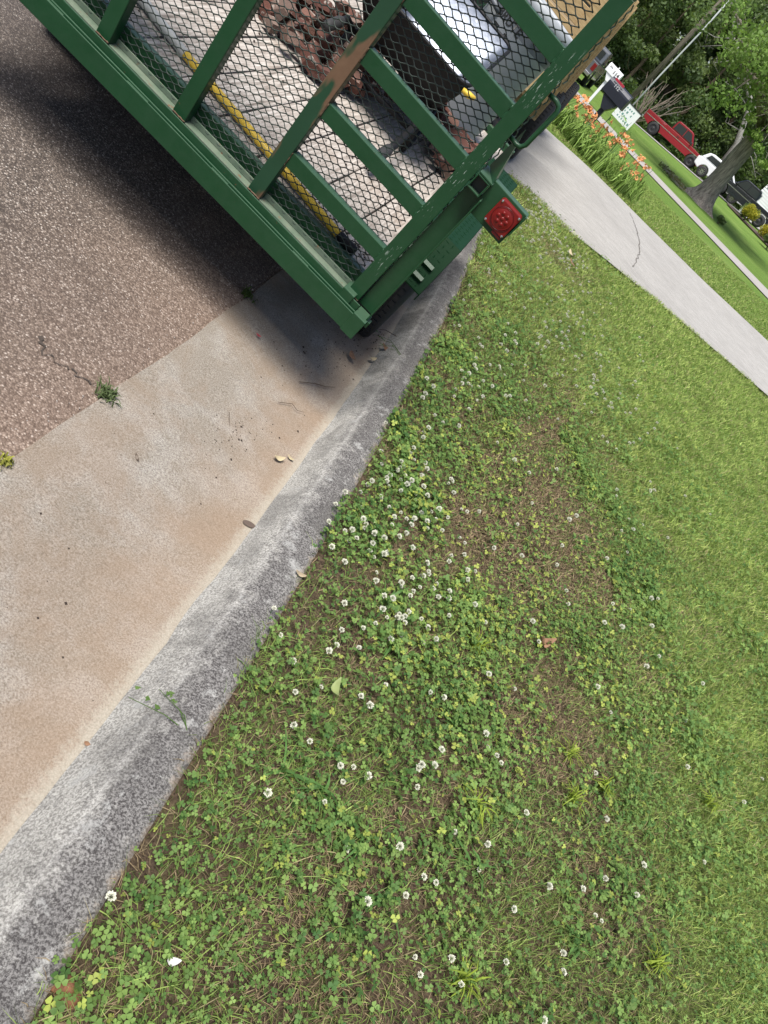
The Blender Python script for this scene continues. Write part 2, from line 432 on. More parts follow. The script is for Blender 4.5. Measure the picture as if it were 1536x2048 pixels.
# ------------------------------------------------------------------ terrain and street
def kerb_x(y):                                   # foot of the kerb (gutter line)
    y = np.asarray(y, float); q = .10 - .185 * y - .0095 * y * y
    y1 = 5.5; q1 = .10 - .185 * y1 - .0095 * y1 * y1
    return np.where(y < y1, q, q1 - .262 * (y - y1))
def interp(y, a): return np.interp(y, [p[0] for p in a], [p[1] for p in a])
Z0 = [(-20, .13), (8, .13), (17, .10), (25, .14), (36, .12), (50, .42), (57, .48), (63, .45), (68, .25), (75, .06), (110, .3), (400, 1.0)]
SX = [(-20, 0), (12, 0), (17, .03), (25, .055), (36, .04), (50, .075), (57, .105), (63, .105), (75, .085), (110, .05), (400, 0.0)]
def zt(x, y, bumps=True):
    x = np.asarray(x, float); y = np.asarray(y, float)
    z = interp(y, Z0) + interp(y, SX) * np.clip(x, -16, 14)
    if bumps:
        near = 1 - smooth(12, 25, y)
        z = z + (.030 * (vnoise(x, y, .9) - .5) + .016 * (vnoise(x, y, .31) - .5)) * near * smooth(0.0, .35, x - kerb_x(y) - .19)
    return z
def drive_near(x): return np.interp(x, [-6, -1.62, -1.0, -.5, .71, 2.41, 6, 40], [7.3, 8.10, 8.45, 8.82, 9.94, 11.29, 13.6, 33])
def drive_far(x): return np.interp(x, [-8, -2.86, -1.29, .73, 2.66, 6, 40], [12.9, 14.1, 14.72, 15.35, 16.25, 18.0, 37.5])
def on_drive(x, y, pad=0.0): return (y > drive_near(x) - pad) & (y < drive_far(x) + pad)

def sheet(name, X, Y, Z, mat, u=None, kind='structure'):
    """grid sheet from 2-D arrays"""
    n, m = X.shape; V = np.stack([X, Y, Z], -1).reshape(-1, 3)
    i = np.arange(n - 1)[:, None] * m + np.arange(m - 1)[None, :]
    F = np.stack([i, i + 1, i + m + 1, i + m], -1).reshape(-1, 4)
    me = np_mesh(name, V, F, mat, smooth=True)
    if u is not None:
        a = me.attributes.new('u', 'FLOAT', 'POINT'); a.data.foreach_set('value', np.ascontiguousarray(u, np.float32).ravel())
    o = bpy.data.objects.new(name, me); COL.objects.link(o)
    if kind: o['kind'] = kind
    return o

ys = np.concatenate([np.arange(-6, 0, .25), np.arange(0, 7, .05), np.arange(7, 20, .2), np.arange(20, 60, 1.0), np.arange(60, 161, 4.0)])
# kerb drops to street level where the driveway comes in
def kerb_h(y): return .125 * (1 - smooth(7.6, 8.5, y) * (1 - smooth(14.6, 15.6, y)))
us = np.array([0, .012, .03, .05, .075, .10, .125, .15, .175, .19, .20])
hz = np.array([0, .10, .32, .58, .80, .91, .97, 1.0, 1.0, .98, .3])
Yk, Uk = np.meshgrid(ys, us, indexing='ij')
wob = .006 * (vnoise(Yk * 3, Uk * 40, 1.0) - .5)
Xk = kerb_x(Yk) + Uk + .014 * (fbm(Yk, Uk * 0 + 5, .11) - .5) * (Uk < .02) + .008 * (vnoise(Yk, Uk * 0, .4) - .5) * (Uk > .1)
Zk = kerb_h(Yk) * hz[None, :] + .002 + wob
kerb = sheet('kerb', Xk, Yk, Zk, M_kerb, Uk / .2)
pu = np.concatenate([[-.03], np.linspace(0, .585, 14)])
Yp, Up = np.meshgrid(ys, pu, indexing='ij')
edge = np.where(Up > .57, .030 * (fbm(Yp, Up * 0, .28) - .5), 0)
Xp = kerb_x(Yp) - Up - edge; Zp = -.006 * (Up < 0) + .030 * smooth(0, .585, Up) + .003 * (vnoise(Xp, Yp, .25) - .5)
pan = sheet('gutter_pan', Xp, Yp, Zp, M_pan, Up)
ru = np.concatenate([np.arange(.50, 2.2, .08), np.arange(2.2, 9.2, .5)])
Yr, Ur = np.meshgrid(ys, ru, indexing='ij')
Xr = kerb_x(Yr) - Ur
Zr = .030 + .022 * (Ur - .585) - .0035 * np.clip(Ur - 4, 0, 9) ** 2 + .004 * (vnoise(Xr, Yr, .4) - .5)
Zr = np.where(Ur < .60, .022, Zr)
road = sheet('road', Xr, Yr, Zr, M_asphalt, Ur - .585)

lu = np.concatenate([np.arange(.17, 4.2, .06), np.arange(4.2, 16, .6), np.arange(16, 140, 9.0)])
Yl, Ul = np.meshgrid(ys, lu, indexing='ij')
Xl = kerb_x(Yl) + Ul
Zl = zt(Xl, Yl) - .012
dz = on_drive(Xl, Yl, .05)
ap = smooth(8.2, 8.9, Yl) * (1 - smooth(14.0, 15.0, Yl)) * (1 - smooth(.2, 1.6, Ul))
Zl = Zl - .10 * ap - .03 * dz
TURF = np.clip(.75 * smooth(1.1, 2.2, Ul + .5 * (fbm(Xl, Yl, .6) - .5)) + .25 * smooth(3.0, 6.0, Yl) + smooth(5.0, 12.0, Yl), 0, 1)
lawn = sheet('lawn', Xl, Yl, Zl, M_lawn, TURF)
# land across the street and out to the horizon
lo = np.concatenate([np.arange(9.0, 30, 3.0), np.arange(30, 300, 30.0)])
yl2 = np.concatenate([np.arange(-60, 160, 8.0), np.arange(160, 900, 60.0)])
Yo, Uo = np.meshgrid(yl2, lo, indexing='ij')
far_lawn = sheet('far_ground', kerb_x(np.minimum(Yo, 160)) - Uo, Yo, .05 + 0 * Yo - .25 * smooth(0, 20, Yo) * 0, M_lawn, 1.0 + 0 * Yo)
Yb, Xb = np.meshgrid(np.concatenate([np.arange(158, 900, 50.0)]), np.arange(-60, 600, 30.0), indexing='ij')
sheet('distant_ground', Xb, Yb, .2 + 0 * Yb, M_woodfloor)
Yb2, Xb2 = np.meshgrid(np.array([-60, -40, -20, -5.95]), np.array([1.0, 10, 40, 140]), indexing='ij')
sheet('back_lawn', Xb2, Yb2, .115 + 0 * Yb2, M_lawn, 1.0 + 0 * Yb2)

# driveway
xs = np.concatenate([np.arange(-5.0, 4, .15), np.arange(4, 34, 1.5)])
ss = np.linspace(0, 1, 16)
Xd, Sd = np.meshgrid(xs, ss, indexing='ij')
wav = .05 * (fbm(Xd, Sd * 0 + 3, .5) - .5) * (Sd < .02) + .06 * (fbm(Xd, Sd * 0 + 9, .6) - .5) * (Sd > .98)
Yd = drive_near(Xd) * (1 - Sd) + drive_far(Xd) * Sd + wav
keep = kerb_x(Yd) + .02
Ud = Xd - kerb_x(Yd)
Xd2 = np.maximum(Xd, keep)
Zd = np.where(Ud < .1, .006, (zt(Xd2, Yd, False) + .006) * smooth(-.2, 1.7, Ud) + .012 * (1 - smooth(-.2, 1.7, Ud)))
driveway = sheet('driveway', Xd2, Yd, Zd, M_drive)
# the crack across it
ck = G(); cp = [(-.17, 10.0), (-.22, 10.8), (-.30, 11.5), (-.44, 12.3), (-.64, 13.15), (-.86, 13.8), (-1.0, 14.2)]
cw = random.Random(3)
pts = []
for i in range(len(cp) - 1):
    for k in range(6):
        t_ = k / 6; pts.append((cp[i][0] * (1 - t_) + cp[i + 1][0] * t_ + cw.uniform(-.02, .02), cp[i][1] * (1 - t_) + cp[i + 1][1] * t_))
for i in range(len(pts) - 1):
    (x0, y0), (x1, y1) = pts[i], pts[i + 1]; w = .004 + .006 * cw.random()
    zz = lambda x, y: float((zt(x, y, False) + .006) * smooth(-.2, 1.7, x - kerb_x(y)) + .012 * (1 - smooth(-.2, 1.7, x - kerb_x(y)))) + .005
    ck.add([(x0 - w, y0, zz(x0, y0)), (x0 + w, y0, zz(x0, y0)), (x1 + w, y1, zz(x1, y1)), (x1 - w, y1, zz(x1, y1))], [(0, 1, 2, 3)])
ck.obj('crack', flat('driveway_crack', (.12, .11, .10), .95, var=.4, scale=20), driveway)

# neighbour's driveway and the parking strip
def band(name, near, far, mat, lift, x0, x1, n=40):
    X, Q = np.meshgrid(np.linspace(x0, x1, n), np.linspace(0, 1, 8), indexing='ij')
    Y = np.interp(X, [a[0] for a in near], [a[1] for a in near]) * (1 - Q) + np.interp(X, [a[0] for a in far], [a[1] for a in far]) * Q
    return sheet(name, X, Y, zt(X, Y, False) + lift, mat)
band('neighbour_driveway', [(-9, 29.8), (-2.99, 26.83), (.02, 25.0), (1.95, 23.92), (6, 21.8), (30, 9.0)],
     [(-9, 32.6), (-.9, 28.0), (1.29, 26.9), (2.64, 26.2), (6, 24.4), (30, 12)], M_drive2, .012, -8.0, 14)
band('parking_drive', [(-16, 60.2), (-3, 56.2), (3, 57.3), (9, 54)], [(-16, 66), (-3, 63), (3, 63), (9, 59)], M_drive, .02, -15, 9)
band('mulch_bed', [(-.2, 55.0), (1.5, 51.0), (4, 48.5), (8, 45)], [(-.2, 57), (1.5, 53.6), (4, 52.6), (8, 50)], M_mulch, .05, .2, 8)

# ------------------------------------------------------------------ trailer (local axes: a right, b forward, c up)
def frame(yaw, tilt, pt):
    yaw, t, q = R_(yaw), R_(tilt), R_(pt)
    f = Vector((-math.sin(yaw), math.cos(yaw), 0)); r = Vector((math.cos(yaw), math.sin(yaw), 0)); u = Vector((0, 0, 1))
    u, r = u * math.cos(t) + r * math.sin(t), r * math.cos(t) - u * math.sin(t)
    f, u = f * math.cos(q) + u * math.sin(q), u * math.cos(q) - f * math.sin(q)
    return r, f, u
tr, tf, tu = frame(11.3, 3.0, 1.8)
TM = Matrix.Identity(4)
for i in range(3):
    TM[i][0] = tr[i]; TM[i][1] = tf[i]; TM[i][2] = tu[i]
TM[0][3], TM[1][3], TM[2][3] = -.5227, 2.278, .4
def TW(a, b, c): return TM @ Vector((a, b, c))
trailer = tag(empty('utility_trailer', m=TM), 'green steel utility trailer with mesh ramp gate parked along the kerb', 'trailer')
AL, AR = -1.80, 0.0
DECK = .12
# rear beam: lower face, slit, upper flange
g = G(); g.box((AL, 0, -.022), (AR, .006, .048)); g.box((AL, .006, -.022), (AR, .07, -.014)); g.box((AL + .008, .012, .030), (AR - .008, .02, .0525))
beam = g.obj('rear_beam', M_green, trailer, bevel=.0015)
g = G(); g.box((AL + .05, .026, .028), (AR - .053, .032, .0745))
g.obj('beam_flange', M_green, trailer, bevel=.0015)
x = AL + .06; k = 0
while x < AR - .2:                                 # welds that bridge the slit
    g = G(); g.box((x, .0065, .036), (x + .07 + .03 * rnd.random(), .0255, .0475)); g.obj('weld', M_green, beam, bevel=.001); x += .34 + .04 * rnd.random()
g = G(); g.box((AR - .052, -.003, -.026), (AR + .002, .075, .056)); g.obj('beam_end', M_green, trailer, bevel=.002)
g = G(); g.box((AR + .0022, .03, .028), (AR + .012, .06, .052)); g.obj('stop_tab', M_green, trailer, bevel=.002)
# deck header behind the gate and the frame
g = G(); g.box((AL + .06, .112, .02), (AR - .075, .118, DECK + .006)); g.box((AL + .06, .118, DECK + .001), (AR - .075, .15, DECK + .006))
g.obj('deck_header', M_green, trailer, bevel=.0015)
for a0 in (AL + .02, AR - .135):
    g = G(); g.box((a0, .02, -.02), (a0 + .05, 3.3, DECK - .035)); g.obj('side_frame', M_green, trailer, bevel=.003)
g = G(); g.box((AL + .02, 3.3, -.02), (AR - .085, 3.36, DECK + .05)); g.obj('front_frame', M_green, trailer, bevel=.003)
for b in (.55, 1.15, 1.75, 2.35, 2.95):
    g = G(); g.box((AL + .07, b, 0.0), (AR - .135, b + .05, DECK - .036)); g.obj('cross_member', M_green, trailer)
# planks
edges = [-.095, -.281, -.456, -.643, -.815, -.98, -1.143, -1.32, -1.50, -1.70]
for i in range(len(edges) - 1):
    a1, a0 = edges[i] - .004, edges[i + 1] + .004
    w = (a1 - a0) / 2; rr = random.Random(i)
    g = G(); n = 14
    for j in range(n + 1):
        b = .152 + (3.3 - .152) * j / n; s1, s2, h = rr.uniform(-.0025, .0025), rr.uniform(-.0025, .0025), rr.uniform(-.002, .0015)
        g.v += [(-w + s1, b, -.036), (w + s2, b, -.036), (w + s2, b, -.002 + h), (w + s2 - .004, b, h), (-w + s1 + .004, b, h), (-w + s1, b, -.002 + h)]
        if j:
            for q in range(6):
                p0 = (j - 1) * 6 + q; p1 = (j - 1) * 6 + (q + 1) % 6; g.f.append((p0, p1, p1 + 6, p0 + 6))
    g.f.append((5, 4, 3, 2, 1, 0)); g.f.append(tuple(n * 6 + q for q in range(6)))
    g.obj('plank', M_deck, trailer, loc=((a0 + a1) / 2, 0, DECK + rr.uniform(-.002, .002)))
# ramp gate
GB0, GB1 = .055, .101
g = G(); g.box((-1.73, GB0 + .004, .060), (-.071, GB1, .066)); g.box((-1.73, GB1 - .006, .0662), (-.071, GB1, .085))
gate = g.obj('ramp_gate', M_ledge, trailer, bevel=.0015)
CT = 1.20
def angle_post(a0, a1, mat, side):
    g = G(); g.box((a0, GB0, .0665), (a1, GB0 + .005, CT))
    s0 = a1 - .005 if side > 0 else a0
    g.box((s0, GB0 + .005, .0665), (s0 + .005, GB0 + .046, CT))
    return g.obj('post', mat, gate, bevel=.0018)
posts = [(-.122, -.071, M_scratch, -1), (-.581, -.531, M_worn, 1), (-.908, -.858, M_green2, 1), (-1.223, -1.173, M_green2, 1), (-1.731, -1.68, M_green2, 1)]
for p in posts: angle_post(*p)
def bar(a0, a1, c, slope=0.0):
    g = G(); g.box((a0, GB0 + .006, c - .05), (a1, GB0 + .011, c)); g.box((a0, GB0 + .011, c - .005), (a1, GB0 + .05, c))
    g.obj('crossbar', M_green2, gate, bevel=.0015)
for c in (.262, .452, .645, .833, 1.017): bar(-.5302, -.1228, c); bar(-1.6792, -1.2238, c)
M_weld = flat('rusty_weld', (.10, .062, .036), .85, var=.5, scale=120)
rw = random.Random(12)
def bead(p, q, mat=M_weld):
    p, q = Vector(p), Vector(q); n = 9; pts_ = [p.lerp(q, k / n) + Vector((rw.uniform(-.0012, .0012), rw.uniform(-.001, .001), rw.uniform(-.0012, .0012))) for k in range(n + 1)]
    G().tube(pts_, [rw.uniform(.0022, .0040) for _ in pts_], 6).obj('weld_bead', mat, gate, smooth=True)
for c in (.262, .452, .645, .833, 1.017):
    bead((-.5308, GB0 + .004, c - .050), (-.5308, GB0 + .004, c - .002)); bead((-.1222, GB0 + .005, c - .050), (-.1222, GB0 + .005, c - .002), M_green2)
for p in posts: bead((p[0], GB0 + .001, .0672), (p[1], GB0 + .001, .0672))
g = G(); g.box((-1.731, GB0, CT + .0005), (-.071, GB0 + .046, CT + .03)); g.obj('top_bar', M_green2, gate, bevel=.002)
# expanded metal: long diamonds, one sheet
LW, SW = .049, .0228
a0, a1, c0, c1 = -1.70, -.105, .09, 1.195
V = []; F = []
def strand(p, q, r):
    p = np.array(p); q = np.array(q); d = q - p; d /= np.linalg.norm(d); s = np.array([-d[2], 0, d[0]]) * r; t_ = np.array([0, r, 0])
    b = len(V)
    for e in (p, q): V.extend([e + s, e + t_, e - s, e - t_])
    for k in range(4): F.append((b + k, b + (k + 1) % 4, b + 4 + (k + 1) % 4, b + 4 + k))
nx, nz = int((a1 - a0) / LW), int((c1 - c0) / SW)
bm_ = GB1 - .002
for i in range(nx):
    for j in range(nz):
        xc = a0 + (i + .5) * LW; zc = c0 + j * SW
        # S-shaped strands: a flat joint then the slope
        for sx in (-1, 1):
            for sz in (-1, 1):
                pts_ = [(xc, bm_ - .0035, zc + sz * SW * .5), (xc + sx * LW * .13, bm_ - .003, zc + sz * SW * .44), (xc + sx * LW * .38, bm_ + .001, zc + sz * SW * .08), (xc + sx * LW * .5, bm_ + .0015, zc)]
                for k in range(3): strand(pts_[k], pts_[k + 1], .00175)
me = np_mesh('expanded_metal', np.array(V), np.array(F), M_steelmesh)
o = bpy.data.objects.new('expanded_metal', me); link(o, gate); o['kind'] = 'stuff'
# bent pale edge of the sheet along the right post
g = G()
for k in range(46):
    c = .10 + k * .0238; d = .004 * math.sin(k * 2.3) + .003 * rnd.random()
    g.tube([(-.069 + d, GB1 - .008, c), (-.066 + d, GB1 + .004, c + .012), (-.070 + d, GB1 - .006, c + .024)], .0022, 5)
g.obj('sheet_edge', M_ledge, gate)
# lift handle
hp = [(-.071, .085, .768), (-.045, .085, .766), (-.030, .085, .770), (-.022, .085, .784), (-.022, .085, .900), (-.030, .085, .914), (-.045, .085, .918), (-.071, .085, .916)]
G().tube(hp, .0075, 10).obj('lift_handle', M_green2, gate, smooth=True)
# corner posts with latch tube, gusset and lamp bracket
g = G(); g.box((-.0675, .08, .0565), (-.002, .10, .60)); g.box((-.0075, .02, .0565), (-.002, .08, .60)); g.obj('corner_post', M_green, trailer, bevel=.002)
g = G(); g.box((AL + .002, .08, .0565), (AL + .0675, .10, .60)); g.box((AL + .002, .02, .0565), (AL + .0075, .08, .60)); g.obj('corner_post', M_green, trailer, bevel=.002)
g = G(); t_ = .005; A0, A1, C0, C1 = -.066, -.016, .598, .648
for q in (((A0, 0.03, C0), (A1, .15, C0 + t_)), ((A0, .03, C1 - t_), (A1, .15, C1)), ((A0, .03, C0 + t_), (A0 + t_, .15, C1 - t_)), ((A1 - t_, .03, C0 + t_), (A1, .15, C1 - t_))): g.box(*q)
latch = g.obj('latch_tube', M_green, trailer, bevel=.0015)
g = G(); g.box((A0 + t_ + .0005, .055, C0 + t_ + .0005), (A1 - t_ - .0005, .07, C1 - t_ - .0005)); g.obj('latch_shade_plug', M_dark, latch)  # dark plug added to stand for the shade inside the hollow tube
g = G()
g.add([(-.011, .03, .650), (-.065, .03, .6505), (-.065, .16, .6505), (-.011, .13, .650)], [(0, 1, 2, 3)])
g.add([(-.011, .031, .648), (-.011, .13, .648), (-.055, .16, .80), (-.060, .155, .66)], [(0, 1, 2), (0, 2, 3)])
go = g.obj('gusset', M_green, trailer); md = go.modifiers.new('thick', 'SOLIDIFY'); md.thickness = .004
g = G(); g.box((-.0145, .062, .545), (.128, .067, .662)); g.box((-.0145, .067, .656), (.130, .105, .662)); g.box((.125, .03, .59), (.130, .062, .664))
g.obj('lamp_bracket', M_green, trailer, bevel=.002)
# tail lamp
lc = (.079, .611); hw = .0425
def rsq(h, r, n=6):
    out = []
    for cx, cz, s in ((1, 1, 0), (-1, 1, 90), (-1, -1, 180), (1, -1, 270)):
        for k in range(n + 1):
            t_ = R_(s + 90 * k / n); out.append((lc[0] + cx * (h - r) + r * math.cos(t_), lc[1] + cz * (h - r) + r * math.sin(t_)))
    return out
g = G(); g.prism(rsq(hw, .010), .030, .0615)
lamp = g.obj('tail_lamp', M_redlens, trailer, bevel=.003)
LM = Matrix.Translation((lc[0], .0295, lc[1])) @ Matrix.Rotation(R_(90), 4, 'X')
G().lathe([(.0335, -.001), (.0345, .0012), (.032, .0022), (.0305, .0012), (.029, .0020), (.015, .0026), (.0001, .0028)], 32, LM).obj('lens', M_redlens, lamp, smooth=True)
G().lathe([(.0362, .0), (.0356, .0025), (.0348, .0005)], 32, LM).obj('lens_ring', flat('dark_red_ring', (.09, .006, .006), .35), lamp, smooth=True)
for k in range(7):
    rr_ = .0 if k == 0 else .0165; t_ = k * math.pi / 3
    mm = Matrix.Translation((lc[0] + rr_ * math.cos(t_), .0272, lc[1] + rr_ * math.sin(t_))) @ Matrix.Rotation(R_(90), 4, 'X')
    G().lathe([(.0062, -.002), (.0058, .0012), (.0035, .0022), (.0001, .0025)], 14, mm).obj('led', M_redlens, lamp, smooth=True)
for sx in (-1, 1):
    for sz in (-1, 1):
        mm = Matrix.Translation((lc[0] + sx * .036, .0285, lc[1] + sz * .036)) @ Matrix.Rotation(R_(90), 4, 'X')
        G().lathe([(.0038, -.001), (.0036, .0008), (.002, .0016), (.0001, .0017)], 10, mm).obj('screw', M_chrome, lamp)
g = G(); g.box((lc[0] + .003, .034, lc[1] - hw - .010), (lc[0] + .040, .055, lc[1] - hw - .0005)); g.obj('side_marker', M_redlens, lamp, bevel=.003)
# fenders: slanted ends, flat diamond plate top
def fender(a_in, a_out):
    prof = [(.46, .085), (.60, .275), (2.18, .275), (2.36, .085)]
    th = .005; g = G()
    for i in range(3):
        (b0, c0), (b1, c1) = prof[i], prof[i + 1]
        g.add([(a_in, b0, c0), (a_out, b0, c0), (a_out, b1, c1), (a_in, b1, c1), (a_in, b0, c0 - th), (a_out, b0, c0 - th), (a_out, b1, c1 - th), (a_in, b1, c1 - th)],
              [(0, 1, 2, 3), (7, 6, 5, 4), (0, 4, 5, 1), (1, 5, 6, 2), (2, 6, 7, 3), (3, 7, 4, 0)])
    ao = a_out if a_out > a_in else a_out
    s = 1 if a_out > a_in else -1
    for i in range(3):                             # down-turned lip
        (b0, c0), (b1, c1) = prof[i], prof[i + 1]; d = .03
        g.add([(ao + s * .0015, b0, c0 - .001), (ao + s * .0015, b0, c0 - d), (ao + s * .0015, b1, c1 - d), (ao + s * .0015, b1, c1 - .001), (ao - s * .003, b0, c0 - th - .001), (ao - s * .003, b0, c0 - d), (ao - s * .003, b1, c1 - d), (ao - s * .003, b1, c1 - th - .001)],
              [(0, 1, 2, 3), (4, 7, 6, 5), (0, 4, 5, 1), (1, 5, 6, 2), (2, 6, 7, 3)])
    fo = g.obj('fender', M_fender_shade, trailer)
    g = G(); a_lo, a_hi = min(a_in, a_out), max(a_in, a_out)
    for i in range(3):
        (b0, c0), (b1, c1) = prof[i], prof[i + 1]; L = math.hypot(b1 - b0, c1 - c0); n = int(L / .026)
        for j in range(n):
            for k in range(int((a_hi - a_lo) / .026)):
                f_ = (j + .5) / n; b = b0 + (b1 - b0) * f_; c = c0 + (c1 - c0) * f_; a = a_lo + .013 + k * .026
                db, dc = (b1 - b0) / L, (c1 - c0) / L; h = .0016
                ex, ey = (.011, .0028) if (j + k) % 2 else (.0028, .011)
                P = lambda da, dl, hh: (a + da, b + db * dl - dc * hh, c + dc * dl + db * hh)
                g.add([P(-ex, 0, .0002), P(0, -ey, .0002), P(ex, 0, .0002), P(0, ey, .0002), P(-ex * .5, 0, h), P(ex * .5, 0, h)],
                      [(0, 1, 5, 4), (1, 2, 5), (2, 3, 4, 5), (3, 0, 4)])
    g.obj('tread_pattern', M_fender_shade, fo, kind='stuff')
    g = G()
    for off in (.0, .035):
        b0, c0 = .48 + off, .085 + (.02 + off) / .14 * .19; g.add([(a_lo + .05, b0, c0 + .001), (a_hi - .03, b0, c0 + .001), (a_hi - .03, b0 + .012, c0 + .013), (a_lo + .05, b0 + .012, c0 + .013), (a_lo + .05, b0 - .012, c0 + .012), (a_hi - .03, b0 - .012, c0 + .012), (a_hi - .03, b0, c0 + .024), (a_lo + .05, b0, c0 + .024)],
              [(0, 1, 5, 4), (4, 5, 6, 7), (1, 2, 6, 5), (2, 3, 7, 6), (3, 0, 4, 7)])
    g.obj('stiffener', M_green, fo)
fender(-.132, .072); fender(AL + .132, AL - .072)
# wheels
def wheel(parent, r, w, M, rim_mat, name='wheel', hub=.0):
    t = G(); pr = [(r * .62, -w * .46), (r * .80, -w * .5), (r * .95, -w * .47), (r * .995, -w * .38), (r, -w * .2), (r, 0), (r, w * .2), (r * .995, w * .38), (r * .95, w * .47), (r * .80, w * .5), (r * .62, w * .46)]
    t.lathe(pr, 40, M); ty = t.obj(name, M_rubber, parent, smooth=True)
    q = G(); q.lathe([(.001, -w * .30), (r * .2, -w * .34), (r * .22, -w * .28), (r * .50, -w * .22), (r * .58, -w * .40), (r * .63, -w * .44), (r * .63, w * .44), (r * .58, w * .40), (r * .50, w * .22), (r * .22, w * .28), (r * .2, w * .34), (.001, w * .30)], 32, M)
    q.obj('rim', rim_mat, ty, smooth=True)
    g = G()
    for k in range(60):                             # tread blocks
        for j in range(4):
            t0 = 2 * math.pi * (k + .5 * (j % 2)) / 60; x0 = -w * .36 + j * w * .19
            c_, s_ = math.cos(t0), math.sin(t0); d = math.pi / 60 * .72
            vs = []
            for rr_ in (r - .001, r + .006):
                for tt in (t0 - d, t0 + d):
                    for xx in (x0, x0 + w * .145): vs.append(M @ Vector((rr_ * math.cos(tt), rr_ * math.sin(tt), xx)))
            g.add(vs, [(4, 5, 7, 6), (0, 1, 5, 4), (2, 6, 7, 3), (0, 4, 6, 2), (1, 3, 7, 5)])
    g.obj('tread', M_rubber, ty, kind='stuff')
    return ty
RYX = Matrix.Rotation(R_(90), 4, 'Y')
for b in (1.02, 1.78):
    wheel(trailer, .31, .17, Matrix.Translation((-.028, b, -.455 + .31 - .024 * b + .02)) @ RYX, M_white)
    wheel(trailer, .31, .17, Matrix.Translation((AL + .028, b, -.455 + .31 - .03)) @ RYX, M_white)
    g = G(); g.tube([(AL + .06, b, -.15), (AR - .06, b, -.15)], .03, 10); g.obj('axle', M_dark, trailer)
# tongue
for s in (-1, 1):
    g = G(); M_ = Matrix.Identity(4)
    p0, p1 = Vector((AL / 2 + s * .62, 3.2, -.05)), Vector((AL / 2 + s * .03, 4.35, -.05)); g.tube([p0, p1], .045, 4); g.obj('tongue', M_green, trailer)
g = G(); g.box((AL / 2 - .05, 4.3, -.06), (AL / 2 + .05, 4.52, .03)); g.obj('coupler', M_dark, trailer, bevel=.01)

# ------------------------------------------------------------------ the load on the trailer
def trailer_thing(name, a, b, c, rz=0.0, tilt=(0, 0)):
    return empty(name, m=TM @ Matrix.Translation((a, b, c)) @ Matrix.Rotation(rz, 4, 'Z') @ Matrix.Rotation(tilt[0], 4, 'X') @ Matrix.Rotation(tilt[1], 4, 'Y'))
# long-handled tool lying across the deck
tool = tag(trailer_thing('tool_handle', 0, 0, DECK), 'yellow and white tool handle with black end lying across the trailer deck', 'tool handle')
P = [Vector(p) for p in ((-1.285, .330, .020), (-1.045, .275, .019), (-.273, .165, .018), (-.198, .158, .018))]
e0 = P[0] + (P[0] - P[1]) * .25
G().tube([e0, P[0]], .015, 12).obj('shaft', M_yellow, tool, smooth=True)
G().tube([P[0], P[0].lerp(P[1], .5), P[1]], [.0165, .0175, .0165], 12).obj('grip', M_ropewhite, tool, smooth=True)
G().tube([P[1], P[2]], .0155, 12).obj('shaft', M_yellow, tool, smooth=True)
G().tube([P[2], P[3], P[3] + (P[3] - P[2]) * .06], [.018, .02, .014], 12).obj('end_cap', M_black, tool, smooth=True)
# broken bricks: a few irregular chunk shapes, many pieces
def chunk(seed):
    r = random.Random(seed); lx, ly, lz = r.uniform(.07, .10), r.uniform(.045, .055), r.uniform(.028, .036)
    if seed % 3 == 0: lx *= .55
    import bmesh
    bm = bmesh.new(); bmesh.ops.create_cube(bm, size=2.0)
    for v in bm.verts: v.co = Vector((v.co.x * lx, v.co.y * ly, v.co.z * lz))
    for _ in range(2 + seed % 2):                    # broken faces
        n = Vector((r.choice((-1, 1)) * r.uniform(.6, 1), r.uniform(-.7, .7), r.uniform(-.7, .7))).normalized()
        d = max(v.co.dot(n) for v in bm.verts) * r.uniform(.5, .8)
        ge = bm.verts[:] + bm.edges[:] + bm.faces[:]
        res = bmesh.ops.bisect_plane(bm, geom=ge, plane_co=n * d, plane_no=n, clear_outer=True)
        ed = [e for e in res['geom_cut'] if isinstance(e, bmesh.types.BMEdge)]
        if ed: bmesh.ops.contextual_create(bm, geom=ed)
    bmesh.ops.triangulate(bm, faces=bm.faces[:])
    for v in bm.verts: v.co += Vector((r.uniform(-.003, .003), r.uniform(-.003, .003), r.uniform(-.003, .003)))
    me = bpy.data.meshes.new('broken_brick'); bm.to_mesh(me); bm.free(); me.materials.append(M_brick); return me
chunks = [chunk(s) for s in range(12)]
def brick(a, b, c, lab, grp, r):
    o = bpy.data.objects.new('broken_brick', r.choice(chunks)); COL.objects.link(o)
    o.matrix_world = TM @ Matrix.Translation((a, b, c)) @ Matrix.Rotation(r.uniform(0, 6.28), 4, 'Z') @ Matrix.Rotation(r.uniform(-.5, .5), 4, 'X') @ Matrix.Rotation(r.uniform(-.4, .4), 4, 'Y') @ Matrix.Diagonal((r.uniform(.35, .85),) * 3).to_4x4()
    tag(o, lab, 'brick', grp)
rb = random.Random(5)
def pile(cx, cy, rx, ry, H, n, lab, grp):
    placed = 0
    while placed < n:
        u, v = rb.uniform(-1, 1), rb.uniform(-1, 1)
        if u * u + v * v > 1: continue
        top = H * (1 - (u * u + v * v) ** .8) + .03
        brick(cx + u * rx, cy + v * ry, DECK + .035 + rb.random() * top, lab, grp, rb); placed += 1
pile(-1.05, 1.62, .30, .50, .16, 135, 'broken red brick in the heap left of the wheelbarrow on the trailer deck', 'broken bricks heaped left of the wheelbarrow')
pile(-.26, 2.0, .15, .36, .11, 70, 'broken orange-red brick in the small heap by the trailer right edge', 'broken bricks heaped at the right deck edge')
pile(-.62, 2.15, .25, .40, .09, 45, 'broken brick lying in the shade under the wheelbarrow', 'broken bricks under the wheelbarrow')
